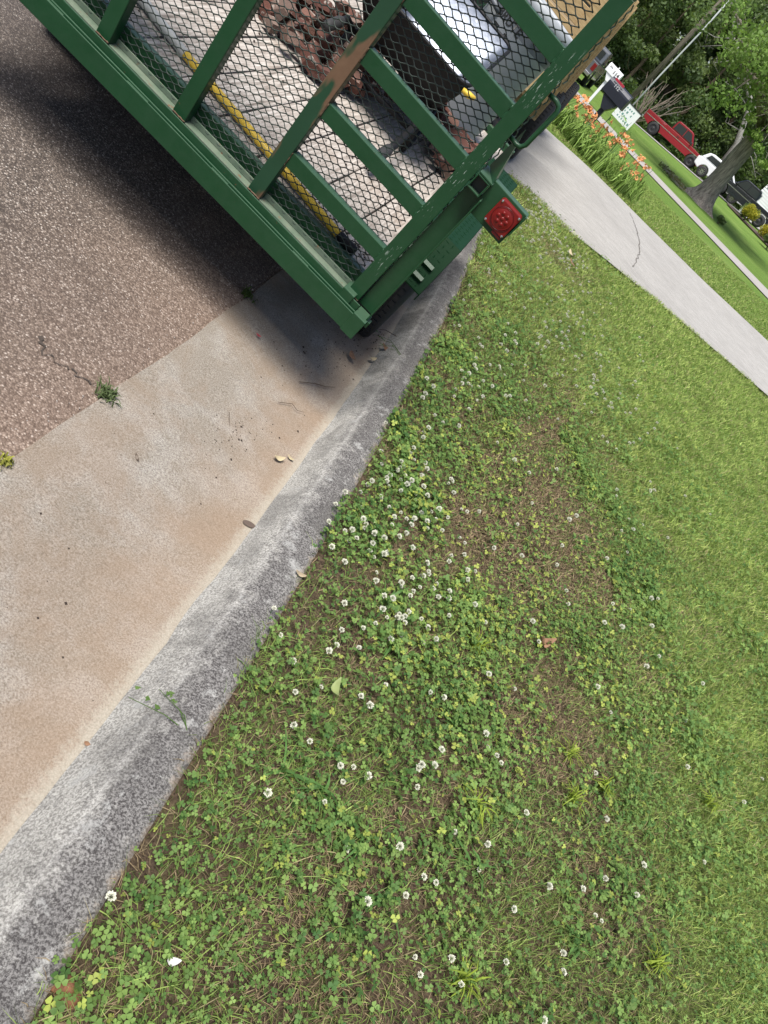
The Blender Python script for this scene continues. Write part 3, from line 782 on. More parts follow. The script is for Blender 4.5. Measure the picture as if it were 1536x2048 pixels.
# wheelbarrow, handles to the rear
wb = tag(trailer_thing('wheelbarrow', 0, 0, 0), 'black wheelbarrow with shiny scuffed steel inside standing on the trailer', 'wheelbarrow')
def tray_ring(w0, b0, b1, c, am=-.66): return [(am - w0, b0, c), (am + w0, b0, c), (am + w0 * .8, b1, c), (am - w0 * .8, b1, c)]
top = [(-1.03, 1.30, .555), (-.385, 1.30, .555), (-.43, 2.10, .70), (-.98, 2.10, .70)]
bot = [(-.93, 1.46, .35), (-.45, 1.46, .35), (-.52, 1.85, .36), (-.88, 1.85, .36)]
def loft(r0, r1, off=0.0):
    g = G(); cx = sum(p[0] for p in r0) / 4; cy = sum(p[1] for p in r0) / 4
    rings = []
    for t_ in (0, .12, .5, .85, 1.0):
        ring = []
        s_ = t_ ** 1.4
        for i in range(4):
            a = Vector(r0[i]).lerp(Vector(r1[i]), s_ * .9 + t_ * .1); a.z = r0[i][2] + (r1[i][2] - r0[i][2]) * t_
            ring.append(a)
        out = []
        for i in range(4):                           # rounded corners
            p, pr_, nx_ = ring[i], ring[i - 1], ring[(i + 1) % 4]
            a_ = p + (pr_ - p).normalized() * .07; b_ = p + (nx_ - p).normalized() * .07
            for k in range(5):
                q = k / 4; out.append(a_.lerp(p, q).lerp(p.lerp(b_, q), q))
        c_ = sum(out, Vector()) / len(out)
        rings.append([v + (c_ - v).normalized() * off for v in out])
    n = len(rings[0])
    for r in rings: g.v += [tuple(v) for v in r]
    for i in range(len(rings) - 1):
        for k in range(n): g.f.append((i * n + k, i * n + (k + 1) % n, (i + 1) * n + (k + 1) % n, (i + 1) * n + k))
    g.f.append(tuple((len(rings) - 1) * n + k for k in range(n)))
    return g, rings[0]
go_, ring0 = loft(top, bot, 0.0)
tray = go_.obj('tray', M_black, wb, smooth=True)
gi_, _ = loft([(x, y, z + .001) for x, y, z in top], [(x, y, z + .012) for x, y, z in bot], .006)
gi_.f = [tuple(reversed(f)) for f in gi_.f]
gi_.obj('tray_lining', M_silver, tray, smooth=True)
G().tube([tuple(v) for v in ring0] + [tuple(ring0[0])], .009, 8).obj('tray_rim', M_black, tray, smooth=True)
for s, a in ((-1, -.98), (1, -.435)):
    e_ = .34 if s < 0 else 0.0; ez = .12 if s < 0 else 0.0
    g = G(); pts_ = [(a - s * .0, .86 + e_, .20 + ez), (a, 1.05 + e_, .235 + ez), (a - s * .03, 1.45, .325), (a - s * .12, 2.0, .30), (a - s * .18, 2.30, .26)]
    g.tube(pts_, .017, 10); g.obj('handle', M_black, wb, smooth=True)
    G().tube([(a, .84 + e_, .196 + ez), (a, .86 + e_, .20 + ez), (a, .97 + e_, .222 + ez), (a, .99 + e_, .226 + ez)], [.019, .024, .024, .019], 12).obj('grip', M_rubber, wb, smooth=True)
    g = G(); g.tube([(a - s * .03, 1.42, .315), (a - s * .02, 1.47, DECK + .012), (a - s * .03, 1.62, DECK + .012), (a - s * .05, 1.70, .315)], .018, 8); g.obj('leg', M_black, wb, smooth=True)
G().tube([(-.96, 1.47, DECK + .10), (-.70, 1.46, DECK + .09), (-.45, 1.47, DECK + .10)], .014, 8).obj('leg_brace', M_black, wb, smooth=True)
for a_ in (-.86, -.55): G().tube([(a_, 1.50, .345), (a_ + .05, 1.9, .30), (-.705, 2.33, DECK + .20)], .016, 8).obj('frame_strut', M_black, wb, smooth=True)
wheel(wb, .19, .09, Matrix.Translation((-.705, 2.36, DECK + .195)) @ RYX, M_dark)
g = G(); g.tube([(-.395, 1.285, .542), (-.36, 1.29, .545), (-.335, 1.31, .55)], [.010, .015, .009], 10); g.obj('corner_guard', M_yellow, wb, smooth=True)
# grey round bin
BX = -.53; bin_ = tag(trailer_thing('trash_can', BX, 2.55, DECK, 0, (R_(-2), R_(3))), 'grey round plastic trash can with black lettering standing on the trailer', 'trash can')
g = G(); g.lathe([(.0, .01), (.195, .01), (.205, .03), (.240, .70), (.240, .73)], 48); canb = g.obj('body', M_grey_bin, bin_, smooth=True)
g = G(); g.lathe([(.240, .725), (.262, .725), (.270, .745), (.266, .79), (.248, .795), (.238, .78), (.225, .03)], 48); g.obj('rim', M_binrim, bin_, smooth=True)
for k in range(16):
    t_ = 2 * math.pi * k / 16; g = G(); g.box((-.006, .240, .675), (.006, .262, .726), Matrix.Rotation(t_, 4, 'Z')); g.obj('rim_rib', M_binrim, bin_)
for t_ in (R_(-140), R_(40)):
    mm = Matrix.Rotation(t_, 4, 'Z'); g = G(); g.tube([mm @ Vector(p) for p in ((.235, -.07, .60), (.275, -.06, .61), (.285, 0, .615), (.275, .06, .61), (.235, .07, .60))], .014, 8); g.obj('handle', M_grey_bin, bin_, smooth=True)
def text_mesh(body, size, ext=.0):
    cu = bpy.data.curves.new('lettering', 'FONT'); cu.body = body; cu.size = size; cu.align_x = 'CENTER'; cu.align_y = 'CENTER'; cu.resolution_u = 2; cu.offset = size * .018
    o = bpy.data.objects.new('tmp', cu); COL.objects.link(o)
    dg = bpy.context.evaluated_depsgraph_get(); me = bpy.data.meshes.new_from_object(o.evaluated_get(dg))
    bpy.data.objects.remove(o); return me
def letters(body, size, mat, parent, M, wrap=None):
    me = text_mesh(body, size)
    if wrap:
        for v in me.vertices:                        # bend round a cylinder of radius wrap (text facing -y)
            t_ = v.co.x / wrap; z = v.co.y
            v.co = Vector((math.sin(t_) * wrap, -math.cos(t_) * wrap, z))
    me.materials.clear(); me.materials.append(mat)
    o = bpy.data.objects.new('lettering', me); link(o, parent); o.matrix_local = M; return o
letters('BRUTE', .062, M_ink, canb, Matrix.Rotation(R_(-14), 4, 'Z') @ Matrix.Translation((0, 0, .615)), wrap=.2370)
for t0_, t1_ in ((-30, -20), (-9, -4)):             # dark bars printed under the word
    g = G()
    for k in range(4):
        q0, q1 = R_(t0_ + (t1_ - t0_) * k / 4 - 90), R_(t0_ + (t1_ - t0_) * (k + 1) / 4 - 90)
        g.add([(.2338 * math.cos(q0), .2338 * math.sin(q0), .553), (.2338 * math.cos(q1), .2338 * math.sin(q1), .553), (.2346 * math.cos(q1), .2346 * math.sin(q1), .567), (.2346 * math.cos(q0), .2346 * math.sin(q0), .567)], [(0, 1, 2, 3)])
    g.obj('printed_bar', M_ink, canb)
# green lattice crate behind the wheelbarrow
cr = tag(trailer_thing('lattice_crate', -.86, 2.72, DECK, R_(8)), 'dark green plastic lattice crate behind the wheelbarrow on the trailer', 'crate')
M_crate = flat('dark_green_plastic', (.012, .05, .022), .5)
g = G(); w, d, h = .24, .18, .62
for c in (0.0, h): g.box((-w, -d, c), (w, -d + .02, c + .03)); g.box((-w, d - .02, c), (w, d, c + .03)); g.box((-w, -d + .02, c), (-w + .02, d - .02, c + .03)); g.box((w - .02, -d + .02, c), (w, d - .02, c + .03))
g.obj('crate_frame', M_crate, cr)
g = G()
for i in range(-16, 17):
    for s in (1, -1):
        x0 = i * .045; x1 = x0 + s * .55
        lo_, hi_ = max(-w, min(w, x0)), max(-w, min(w, x1))
        if x1 == x0 or lo_ == hi_: continue
        z0 = (lo_ - x0) / (x1 - x0) * .59 + .03; z1 = (hi_ - x0) / (x1 - x0) * .59 + .03
        g.tube([(lo_, -d + .01, z0), (hi_, -d + .01, z1)], .004, 4, False)
g.obj('lattice', M_crate, cr)
g = G(); g.box((-w + .022, d - .016, .032), (w - .022, d - .006, h - .002)); g.box((-w + .022, -d + .022, .031), (w - .022, d - .022, .04)); g.obj('liner', M_dark, cr)
# small litter of soil on the deck
g = G(); rc = random.Random(9)
for _ in range(260):
    a, b = rc.uniform(-1.6, -.12), rc.uniform(.16, 1.3); s = rc.uniform(.002, .007)
    if rc.random() < .5: a = rc.gauss(-.2, .1); b = rc.gauss(.25, .1)
    if not (-1.68 < a < -.11 and b > .16): continue
    g.add([(a - s, b, DECK + .001), (a + s * .5, b - s, DECK + .001), (a + s, b + s * .4, DECK + .001), (a - s * .2, b + s, DECK + .001), (a, b, DECK + s * 1.1)], [(0, 1, 4), (1, 2, 4), (2, 3, 4), (3, 0, 4)])
o = g.obj('deck_dirt', M_crumb); o.matrix_world = TM; tag(o, 'dark soil crumbs scattered on the trailer deck', 'soil', kind='stuff')

# ------------------------------------------------------------------ the tow truck with wooden stake sides
TT = Matrix(((math.cos(R_(11.3)), -math.sin(R_(11.3)), 0, 0), (math.sin(R_(11.3)), math.cos(R_(11.3)), 0, 0), (0, 0, 1, 0), (0, 0, 0, 1)))
TT.translation = Vector((-.5227, 2.278, 0))
tow = tag(empty('tow_truck', m=TT), 'tan wooden-sided flatbed tow truck in front of the trailer', 'truck')
X0, X1, Y0, Y1 = -2.15, -.235, 5.0, 8.4
g = G(); g.box((X0, Y0, .80), (X1, Y1, .90)); g.obj('bed_floor', M_tan, tow, bevel=.006)
for k in range(6):
    z = .93 + k * .165
    g = G(); g.box((X0 + .01, Y0 + .001, z), (X1 - .03, Y0 + .030, z + .15)); g.obj('tailgate_board', M_tan, tow, bevel=.004)
    for xx in (X0, X1 - .028):
        g = G(); g.box((xx, Y0 + .04, z), (xx + .028, Y1, z + .15)); g.obj('side_board', M_tan, tow, bevel=.004)
for xx in (X0 + .08, -1.5, -.9, X1 - .17):
    g = G(); g.box((xx, Y0 - .045, .84), (xx + .085, Y0 - .001, 1.95)); g.obj('stake', M_tan, tow, bevel=.004)
for yy in (Y0 + .2, 6.2, 7.2, 8.2):
    g = G(); g.box((X1 + .001, yy, .84), (X1 + .04, yy + .085, 1.95)); g.obj('stake', M_tan, tow, bevel=.004)
g = G(); g.box((X1 - .30, 6.55, .56), (X1 + .03, 6.58, .80)); g.obj('mud_board', M_tan, tow)
g = G(); g.box((X0 + .25, Y0 + .1, .55), (X0 + .33, Y1 + 2.2, .76)); g.box((X1 - .50, Y0 + .1, .55), (X1 - .42, Y1 + 2.2, .76)); g.box((X0 + .2, Y0 + .05, .50), (X1 - .3, Y0 + .15, .66)); g.obj('chassis', M_dark, tow)
g = G(); g.box((-1.25, Y0 - .30, .42), (-1.15, Y0 + .05, .50)); g.obj('hitch', M_dark, tow)
g = G(); g.box((X0 + .1, Y0 - .02, .60), (X1 - .28, Y0 + .04, .74)); g.obj('bumper', M_white, tow, bevel=.01)
g = G(); g.prism([(8.5, .6), (8.5, 2.2), (8.75, 2.3), (9.6, 2.28), (10.2, 1.55), (11.4, 1.42), (11.5, .6)], X0 + .05, X1 - .05, Matrix(((0, 1, 0, 0), (1, 0, 0, 0), (0, 0, 1, 0), (0, 0, 0, 1)))); g.obj('cab', M_tan and flat('beige_truck_paint', (.42, .36, .26), .35), tow, bevel=.04)
g = G(); g.box((X0 + .25, 8.46, 1.5), (X1 - .25, 8.495, 2.1)); g.obj('rear_window', M_glass, tow, bevel=.02)
for yy, hh in ((7.3, .43), (10.9, .43)):
    for xx in (X1 - .02, X0 + .02): wheel(tow, .43, .26, Matrix.Translation((xx, yy, hh + .02)) @ RYX, M_dark)

# ------------------------------------------------------------------ mailboxes, sign, pole
def ztf(x, y): return float(zt(x, y, False))
def mailbox(name, x, y, rz, h, bm, pm, L, Wd, Hh, lab, post_w):
    m = tag(empty(name, (x, y, ztf(x, y)), rz), lab, 'mailbox')
    g = G(); g.box((-post_w, -post_w, -.2), (post_w, post_w, h - .10)); g.obj('post', pm, m, bevel=.004)
    g = G(); g.prism([(-post_w, h - .22), (post_w, h - .22), (L * .32, h - .035), (L * .32, h), (-L * .32, h), (-L * .32, h - .035)], -Wd * .4, Wd * .4); g.obj('bracket', pm, m, bevel=.004)
    g = G(); n = 10; prof = [(-Wd / 2, 0), (Wd / 2, 0)] + [(Wd / 2 * math.cos(math.pi * k / n), Hh - Wd / 2 + Wd / 2 * math.sin(math.pi * k / n)) for k in range(n + 1)]
    g.prism([(p[0], p[1] + h + .001) for p in prof], -L / 2, L / 2, Matrix.Rotation(R_(-90), 4, 'Z'))
    bx_ = g.obj('box', bm, m, bevel=.006)
    g = G(); g.prism([(p[0] * 1.04, p[1] * 1.02 + h - .002) for p in prof], L / 2 + .001, L / 2 + .018, Matrix.Rotation(R_(-90), 4, 'Z')); g.obj('door', bm, m, bevel=.004)
    return m
SIDE = Matrix.Rotation(R_(90), 4, 'X')               # text upright, facing -y
mb = mailbox('mailbox', -3.06, 17.06, R_(2), .92, M_mailbox, M_mailbox, .56, .24, .30, 'dark grey mailbox with red flag on a black post among the lilies', .05)
mb.rotation_euler = (0, R_(1), R_(-2))
letters('112', .095, M_inkgrey, mb, Matrix.Translation((-.06, -.1225, 1.13)) @ SIDE)
g = G(); g.box((-.20, -.128, 1.195), (.04, -.121, 1.24)); g.obj('flag', M_redrefl, mb, bevel=.002)
wm = mailbox('mailbox', -6.2, 31.4, R_(2), 1.10, M_white, M_white, .62, .27, .30, 'white mailbox numbered 114 on a white post', .05)
letters('114', .19, M_ink, wm, Matrix.Translation((.12, -.138, 1.24)) @ SIDE)
for k in range(2):
    g = G(); g.box((-.24, -.1385, 1.29 + k * .035), (-.10, -.136, 1.305 + k * .035)); g.obj('printed_line', M_plas, wm)
g = G(); g.box((.02, -.01, 1.40), (.06, .01, 1.47)); g.obj('flag_stub', M_white, wm)
# yard sign behind the black mailbox
sg = tag(empty('yard_sign', (-4.15, 27.0, ztf(-4.15, 27.0)), R_(3)), 'white yard sign with pale green print behind the black mailbox', 'sign')
g = G(); g.box((-.36, -.012, .42), (.36, .012, .98)); pn = g.obj('panel', M_white, sg, bevel=.003)
g = G(); g.box((-.38, -.02, .981), (.38, .02, 1.01)); g.obj('top_rail', M_plas, sg)
for xx in (-.33, .31): g = G(); g.box((xx, -.011, -.1), (xx + .02, .011, .4195)); g.obj('leg', M_plas, sg)
rs_ = random.Random(4)
for k in range(7):
    for j in range(4):
        x0 = -.31 + k * .088; z0 = .50 + j * .115
        if rs_.random() < .25: continue
        g = G(); g.box((x0, -.0145, z0), (x0 + rs_.uniform(.03, .07), -.0125, z0 + rs_.uniform(.03, .07))); g.obj('print_mark', M_teal, pn)
# utility pole with conduit
px, py = -9.62, 59.2; pz = ztf(px, py)
up_ = tag(empty('utility_pole', (px, py, pz)), 'tall brown wooden utility pole with pale conduit in front of the trees', 'utility pole')
G().tube([(0, 0, -.3), (.03, 0, 6), (.06, 0, 12)], [.19, .165, .13], 14).obj('pole_shaft', M_pole, up_, smooth=True)
G().tube([(.42, -.1, -.3), (.40, -.1, 3.0), (.44, -.1, 6.3), (.30, -.1, 11.5)], .055, 8).obj('conduit', flat('grey_conduit', (.48, .50, .51), .5), up_, smooth=True)
g = G(); g.box((-1.1, -.2, 11.0), (1.2, -.1, 11.14)); g.obj('crossarm', M_pole, up_)

# ------------------------------------------------------------------ vehicles
def car(name, lab, loc, rz, paint, kind, rimm, tiltx=0.0):
    z = ztf(loc[0], loc[1]) + .02
    m = tag(empty(name, (loc[0], loc[1], z), rz), lab, kind); m.rotation_euler = (0, tiltx, rz)
    return m
def body_prism(m, name, poly, y0, y1, mat, bev=.03):
    g = G(); g.prism(poly, y0, y1); return g.obj(name, mat, m, bevel=bev)
def arch(x, r, n=9): return [(x + r * math.cos(math.pi * k / n), .36 + r * math.sin(math.pi * k / n)) for k in range(n + 1)]
def pickup(lab, loc, rz, paint, rimm, tiltx=0.0, name='pickup_truck', bed_first=True, hk=1.0):
    """x forward: bed at the back (x<0), cab, hood; side y = -0.92 faces the viewer"""
    m = car(name, lab, loc, rz, paint, 'pickup truck', rimm, tiltx)
    r = .39; xa, xb = -1.55, 1.75
    low = [(-2.55, .55), (-2.55, 1.08), (-.62, 1.08), (1.15, 1.06), (2.35, .98), (2.55, .86), (2.55, .50)] + [(p[0], p[1]) for p in arch(xb, .46)] + [(xb - .5, .42), (xa + .5, .42)] + [(p[0], p[1]) for p in arch(xa, .46)]
    bd = body_prism(m, 'body', low, -.90, .90, paint)
    cb = [(-.60, 1.085), (-.52, 1.62), (-.38, 1.70), (.62, 1.70), (.80, 1.64), (1.28, 1.085)]
    body_prism(m, 'cab', cb, -.80, .80, paint, .04)
    for s in (-1, 1):
        gl = [(-.50, 1.14), (-.43, 1.58), (.60, 1.60), (.73, 1.56), (1.10, 1.14)]
        g = G(); g.prism(gl, s * .802 - .003, s * .802 + .003); g.obj('side_window', M_glass, m)
        g = G(); g.box((.28, s * .808 - .004, 1.13), (.33, s * .808 + .004, 1.60)); g.obj('window_pillar', paint, m)
        g = G(); g.box((-2.5, s * .903 - .006, .80), (2.4, s * .903 + .006, .84)); g.obj('side_trim', M_chrome, m)
        g = G(); g.box((.02, s * .912 - .012, .93), (.20, s * .912 + .012, .965)); g.obj('door_handle', M_plas, m)
        g = G(); g.box((1.02, s * .93 - .08, 1.10), (1.12, s * .93 + .08, 1.24)); g.obj('mirror', M_plas, m, bevel=.02)
        g = G(); g.box((-2.562, s * .78 - .09, .72), (-2.53, s * .78 + .09, 1.02)); g.obj('tail_light', M_redlens, m, bevel=.01)
        g = G(); g.box((2.50, s * .70 - .14, .70), (2.562, s * .70 + .14, .84)); g.obj('headlight', M_binrim, m, bevel=.01)
        for xx in (xa, xb): wheel_far(m, r, (xx, s * .80, r), rimm, s)
    g = G(); g.prism([(1.30, 1.10), (.84, 1.61), (.845, 1.615), (1.305, 1.105)], -.70, .70); g.obj('windshield', M_glass, m)
    g = G(); g.box((-.612, -.62, 1.20), (-.55, .62, 1.55)); g.obj('rear_window', M_glass, m)
    g = G(); g.box((-2.45, -.78, 1.070), (-.70, .78, 1.0865)); g.obj('bed_opening', M_plas, m)
    g = G(); g.box((-2.70, -.85, .45), (-2.552, .85, .60)); g.obj('rear_bumper', M_chrome, m, bevel=.02)
    g = G(); g.box((2.552, -.88, .40), (2.70, .88, .62)); g.obj('front_bumper', M_plas, m, bevel=.03)
    return m
def wheel_far(m, r, loc, rimm, s, w=.22):
    M = Matrix.Translation(loc) @ Matrix.Rotation(R_(90), 4, 'X')
    t = G(); t.lathe([(r * .6, -w / 2), (r * .95, -w / 2), (r, -w * .35), (r, w * .35), (r * .95, w / 2), (r * .6, w / 2)], 28, M); ty = t.obj('wheel', M_rubber, m, smooth=True)
    q = G(); q.lathe([(.001, -w * .44), (r * .15, -w * .44), (r * .25, -w * .32), (r * .52, -w * .30), (r * .60, -w * .48), (r * .62, -w * .5), (r * .62, w * .5), (r * .60, w * .48), (r * .52, w * .30), (r * .25, w * .32), (r * .15, w * .44), (.001, w * .44)], 24, M); q.obj('rim', rimm[0], ty)
    if rimm[1]:
        for k in range(10):
            g = G(); MM = M @ Matrix.Rotation(2 * math.pi * k / 10, 4, 'Z'); g.box((r * .12, -.018, -w * .49), (r * .60, .018, w * .49), MM); g.obj('spoke', rimm[1], ty)
RIM_B = (M_plas, None); RIM_S = (M_plas, M_chrome)
rp_ = pickup('dark red pickup truck parked behind the lawn', (-5.72, 62.6), R_(1), M_red, RIM_B, R_(-5))
rp_.scale = (1.08, 1.08, 1.08)
pickup('black pickup truck parked behind the thick oak trunk', (.92, 57.2), R_(176), M_carblack, RIM_B, R_(5))
gp_ = pickup('grey pickup truck seen from behind near the white mailbox', (-9.0, 38.6), R_(97), M_cargrey, RIM_B, 0.0); gp_.scale = (.95, .95, .95)
# white crossover
m = car('parked_car', 'white crossover car half hidden by the oak trunk', (-1.29, 60.6), R_(1), M_carwhite, 'car', RIM_S, R_(-5))
low = [(-2.2, .5), (-2.25, .95), (-2.05, 1.05), (1.0, 1.02), (2.1, .92), (2.3, .75), (2.3, .42)] + arch(1.45, .42) + [(.95, .38), (-.85, .38)] + arch(-1.35, .42)
body_prism(m, 'body', low, -.88, .88, M_carwhite, .05)
body_prism(m, 'cabin', [(-2.05, 1.055), (-1.75, 1.50), (-1.4, 1.60), (.1, 1.60), (.35, 1.54), (1.05, 1.03)], -.76, .76, M_carwhite, .06)
for s in (-1, 1):
    g = G(); g.prism([(-1.75, 1.12), (-1.55, 1.45), (.05, 1.50), (.25, 1.46), (.80, 1.10)], s * .765 - .004, s * .765 + .004); g.obj('side_window', M_glass, m)
    g = G(); g.box((-.45, s * .772 - .003, 1.1), (-.39, s * .772 + .003, 1.5)); g.obj('window_pillar', M_plas, m)
    g = G(); g.box((-2.26, s * .7 - .12, .80), (-2.16, s * .7 + .12, .98)); g.obj('tail_light', M_redlens, m, bevel=.01)
    g = G(); g.box((2.16, s * .64 - .16, .70), (2.27, s * .64 + .16, .82)); g.obj('headlight', M_binrim, m, bevel=.02)
    for xx in (1.45, -1.35): wheel_far(m, .36, (xx, s * .78, .36), RIM_S, s)
g = G(); g.prism([(1.06, 1.05), (.38, 1.52), (.386, 1.526), (1.066, 1.056)], -.66, .66); g.obj('windshield', M_glass, m)
g = G(); g.box((2.302, -.85, .36), (2.40, .85, .60)); g.obj('front_bumper', M_plas, m, bevel=.03)

# ------------------------------------------------------------------ house with lap siding
hs = tag(empty('house', (3.4, 68.5, ztf(3.4, 68.0)), R_(-28)), 'white house with lap siding behind the black pickup truck', 'house')
g = G(); g.box((-2.4, .03, -1.0), (9, 7, 4.2)); g.obj('wall', M_siding, hs)
for k in range(24):
    z = -.2 + k * .18; g = G(); g.add([(-2.42, -.012, z), (9, -.012, z), (9, .026, z + .182), (-2.42, .026, z + .182), (-2.42, .03, z), (9, .03, z)], [(0, 1, 2, 3), (4, 5, 1, 0)]); g.obj('siding_board', M_siding, hs)
g = G(); g.prism([(-.9, 4.2), (3.6, 6.6), (8.1, 4.2)], -.8, 9.6, Matrix(((0, 1, 0, 0), (1, 0, 0, 0), (0, 0, 1, 0), (0, 0, 0, 1)))); g.obj('roof', flat('roof_shingle', (.08, .075, .07), .9), hs)
w_ = None
for x0 in (1.2, 4.4):
    g = G(); g.box((x0 - .08, -.05, .92), (x0 + 1.08, -.013, 2.48)); wf = g.obj('window', M_white, hs, bevel=.01); g = G(); g.box((x0, -.058, 1.0), (x0 + 1.0, -.051, 2.4)); g.obj('pane', M_glass, wf)

# ------------------------------------------------------------------ trees and shrubs
def leaf_cloud(centers, radii, n, size, cols, seed, flat_=.0):
    """n leaf quads scattered through ellipsoid clumps"""
    r = np.random.default_rng(seed); C = np.array(centers, float); Rr = np.array(radii, float)
    w = Rr.prod(1) ** (2 / 3); idx = r.choice(len(C), n, p=w / w.sum())
    d = r.normal(size=(n, 3)); d /= np.linalg.norm(d, axis=1)[:, None]; q = r.random(n) ** .45
    P = C[idx] + d * q[:, None] * Rr[idx]
    a = r.normal(size=(n, 3)); a /= np.linalg.norm(a, axis=1)[:, None]
    b = r.normal(size=(n, 3)); b -= a * (a * b).sum(1)[:, None]; b /= np.linalg.norm(b, axis=1)[:, None]
    s = size * r.uniform(.6, 1.3, n)[:, None]
    V = np.stack([P - a * s, P + b * s * .55, P + a * s, P - b * s * .55], 1).reshape(-1, 3)
    F = np.arange(n * 4).reshape(n, 4)
    cols = np.array(cols, float); ci = r.integers(0, len(cols), len(C))
    base = cols[ci][idx] * (.75 + .5 * r.random((n, 1)))
    return V, F, np.repeat(base, 4, 0)
def tree(name, lab, x, y, h, crown_r, trunk_r, cols, seed, n=9000, leaf=.16, low=.15, lean=(0, 0), group=None, trunk_mat=None, nb=9, clumps=26):
    r = random.Random(seed); z = ztf(x, y)
    o = tag(empty(name, (x, y, z)), lab, 'tree', group)
    top_ = Vector((lean[0] * h, lean[1] * h, h * .8))
    path = [Vector((0, 0, -.3)), Vector((0, 0, .3)), top_ * .35 + Vector((r.uniform(-.2, .2), r.uniform(-.2, .2), 0)), top_ * .7, top_]
    g = G(); g.tube(path, [trunk_r * 1.5, trunk_r * 1.05, trunk_r * .8, trunk_r * .5, trunk_r * .15], 12); tk = g.obj('trunk', trunk_mat or M_bark3, o, smooth=True)
    g = G(); cen = []; rad = []
    for k in range(nb):
        t_ = .25 + .7 * k / nb; p = top_ * t_; az = r.uniform(0, 6.28); L = crown_r * (.5 + .5 * r.random()) * (1.1 - .5 * t_)
        e = p + Vector((math.cos(az) * L, math.sin(az) * L, L * r.uniform(.2, .7))); m_ = p.lerp(e, .5) + Vector((0, 0, -.08 * L))
        g.tube([p, m_, e], [trunk_r * .32 * (1.1 - t_), trunk_r * .2 * (1.1 - t_), .01], 6)
    g.obj('limbs', trunk_mat or M_bark3, o, smooth=True)
    for k in range(clumps):
        t_ = low + (1 - low) * r.random(); az = r.uniform(0, 6.28); rr_ = crown_r * math.sqrt(r.random()) * (1.0 - .55 * max(0, t_ - .45))
        cen.append((top_.x * t_ + rr_ * math.cos(az), top_.y * t_ + rr_ * math.sin(az), h * t_)); s_ = crown_r * r.uniform(.20, .42); rad.append((s_, s_, s_ * .7))
    V, F, cl = leaf_cloud(cen, rad, n, leaf, cols, seed)
    me = np_mesh('crown', V, F, M_leaf, cl); c = bpy.data.objects.new('crown', me); link(c, o)
    return o
DK = [(.08, .12, .05), (.10, .15, .06), (.13, .18, .07), (.09, .13, .065)]
MD = [(.14, .205, .075), (.18, .25, .09), (.115, .17, .065), (.21, .275, .11)]
LT = [(.18, .29, .07), (.22, .33, .08), (.14, .24, .055)]
TREES = [  # x, y, h, crown, trunk, palette, leaves
    (-24, 80, 13, 4.6, .25, DK, 9000), (-20.5, 77, 12, 4.2, .22, MD, 10000), (-17, 81, 14, 4.4, .25, MD, 10000), (-14.0, 76.5, 12, 3.8, .2, DK, 10000),
    (-11.5, 82, 15, 4.5, .26, MD, 10000), (-8.6, 79.5, 13, 3.8, .22, DK, 10000), (-5.2, 83, 15, 4.4, .26, MD, 10000), (-2.4, 78.5, 13, 3.9, .22, DK, 10000),
    (1.2, 82, 14, 4.2, .25, MD, 9000), (5.0, 80, 13, 4.2, .24, DK, 8000), (-28, 84, 14, 5, .3, MD, 8000), (10, 84, 14, 5, .3, DK, 7000), (-34, 78, 13, 5, .3, DK, 6000)]
TL = ['tree in the wood far left behind the tow truck', 'leafy tree in the wood left of the grey pickup', 'mid green tree in the wood above the grey pickup', 'dark tree in the wood above the white mailbox',
      'mid green tree in the wood behind the utility pole', 'dark tree in the wood behind the red pickup bed', 'tall tree in the wood behind the red pickup cab', 'dark tree in the wood behind the white car',
      'tree in the wood behind the oak crown', 'tree in the wood beside the white house', 'tree at the far left end of the wood', 'tree behind the white house roof', 'outermost left tree of the wood']
for i, (x, y, h, cr_, tr_, pal, n) in enumerate(TREES):
    tree('forest_tree', TL[i], x, y, h, cr_, tr_, pal, 100 + i, n, .17, .06, group='trees of the wood behind the cars', clumps=34)
# understorey: one dense mass of shrubs under the wood
r = np.random.default_rng(77); cen = []; rad = []
for k in range(90):
    x = r.uniform(-36, 12); y = r.uniform(75.5, 80); hh = r.uniform(.8, 2.6); cen.append((x, y, ztf(x, y) + hh * .55)); rad.append((r.uniform(.8, 1.6), .8, hh * .7))
V, F, cl = leaf_cloud(cen, rad, 42000, .13, DK + MD, 78)
o = bpy.data.objects.new('undergrowth', np_mesh('undergrowth', V, F, M_leaf, cl)); COL.objects.link(o); tag(o, 'dense dark undergrowth along the edge of the wood', 'undergrowth', kind='stuff')
r2 = np.random.default_rng(79); cen = []; rad = []
for k in range(160):
    x = r2.uniform(-60, 40); y = r2.uniform(86, 100); hh = r2.uniform(3, 13); cen.append((x, y, hh)); rad.append((3.0, 2.0, 2.6))
V, F, cl = leaf_cloud(cen, rad, 60000, .45, DK, 80)
o = bpy.data.objects.new('far_wood', np_mesh('far_wood', V, F, M_leaf, cl)); COL.objects.link(o); tag(o, 'dark mass of the wood beyond the first trees', 'wood', kind='stuff')
# multi-stemmed bare shrub behind the red pickup
ms = tag(empty('multi_stem_tree', (-9.4, 66.5, ztf(-9.4, 66.5))), 'bare many-stemmed small tree fanning up behind the red pickup', 'tree')
rr = random.Random(21)
for k in range(24):
    az = rr.uniform(-1.3, 1.3); L = rr.uniform(2.2, 4.2); sp = rr.uniform(.1, .5)
    e = Vector((math.sin(az) * L * sp * 1.6, rr.uniform(-.4, .4), L))
    G().tube([(rr.uniform(-.15, .15), rr.uniform(-.15, .15), -.1), e * .4 + Vector((rr.uniform(-.3, .3), rr.uniform(-.2, .2), -.1)), e * .75 + Vector((rr.uniform(-.25, .25), 0, 0)), e], [.06, .045, .03, .008], 6).obj('stem', M_bark3b, ms, smooth=True)
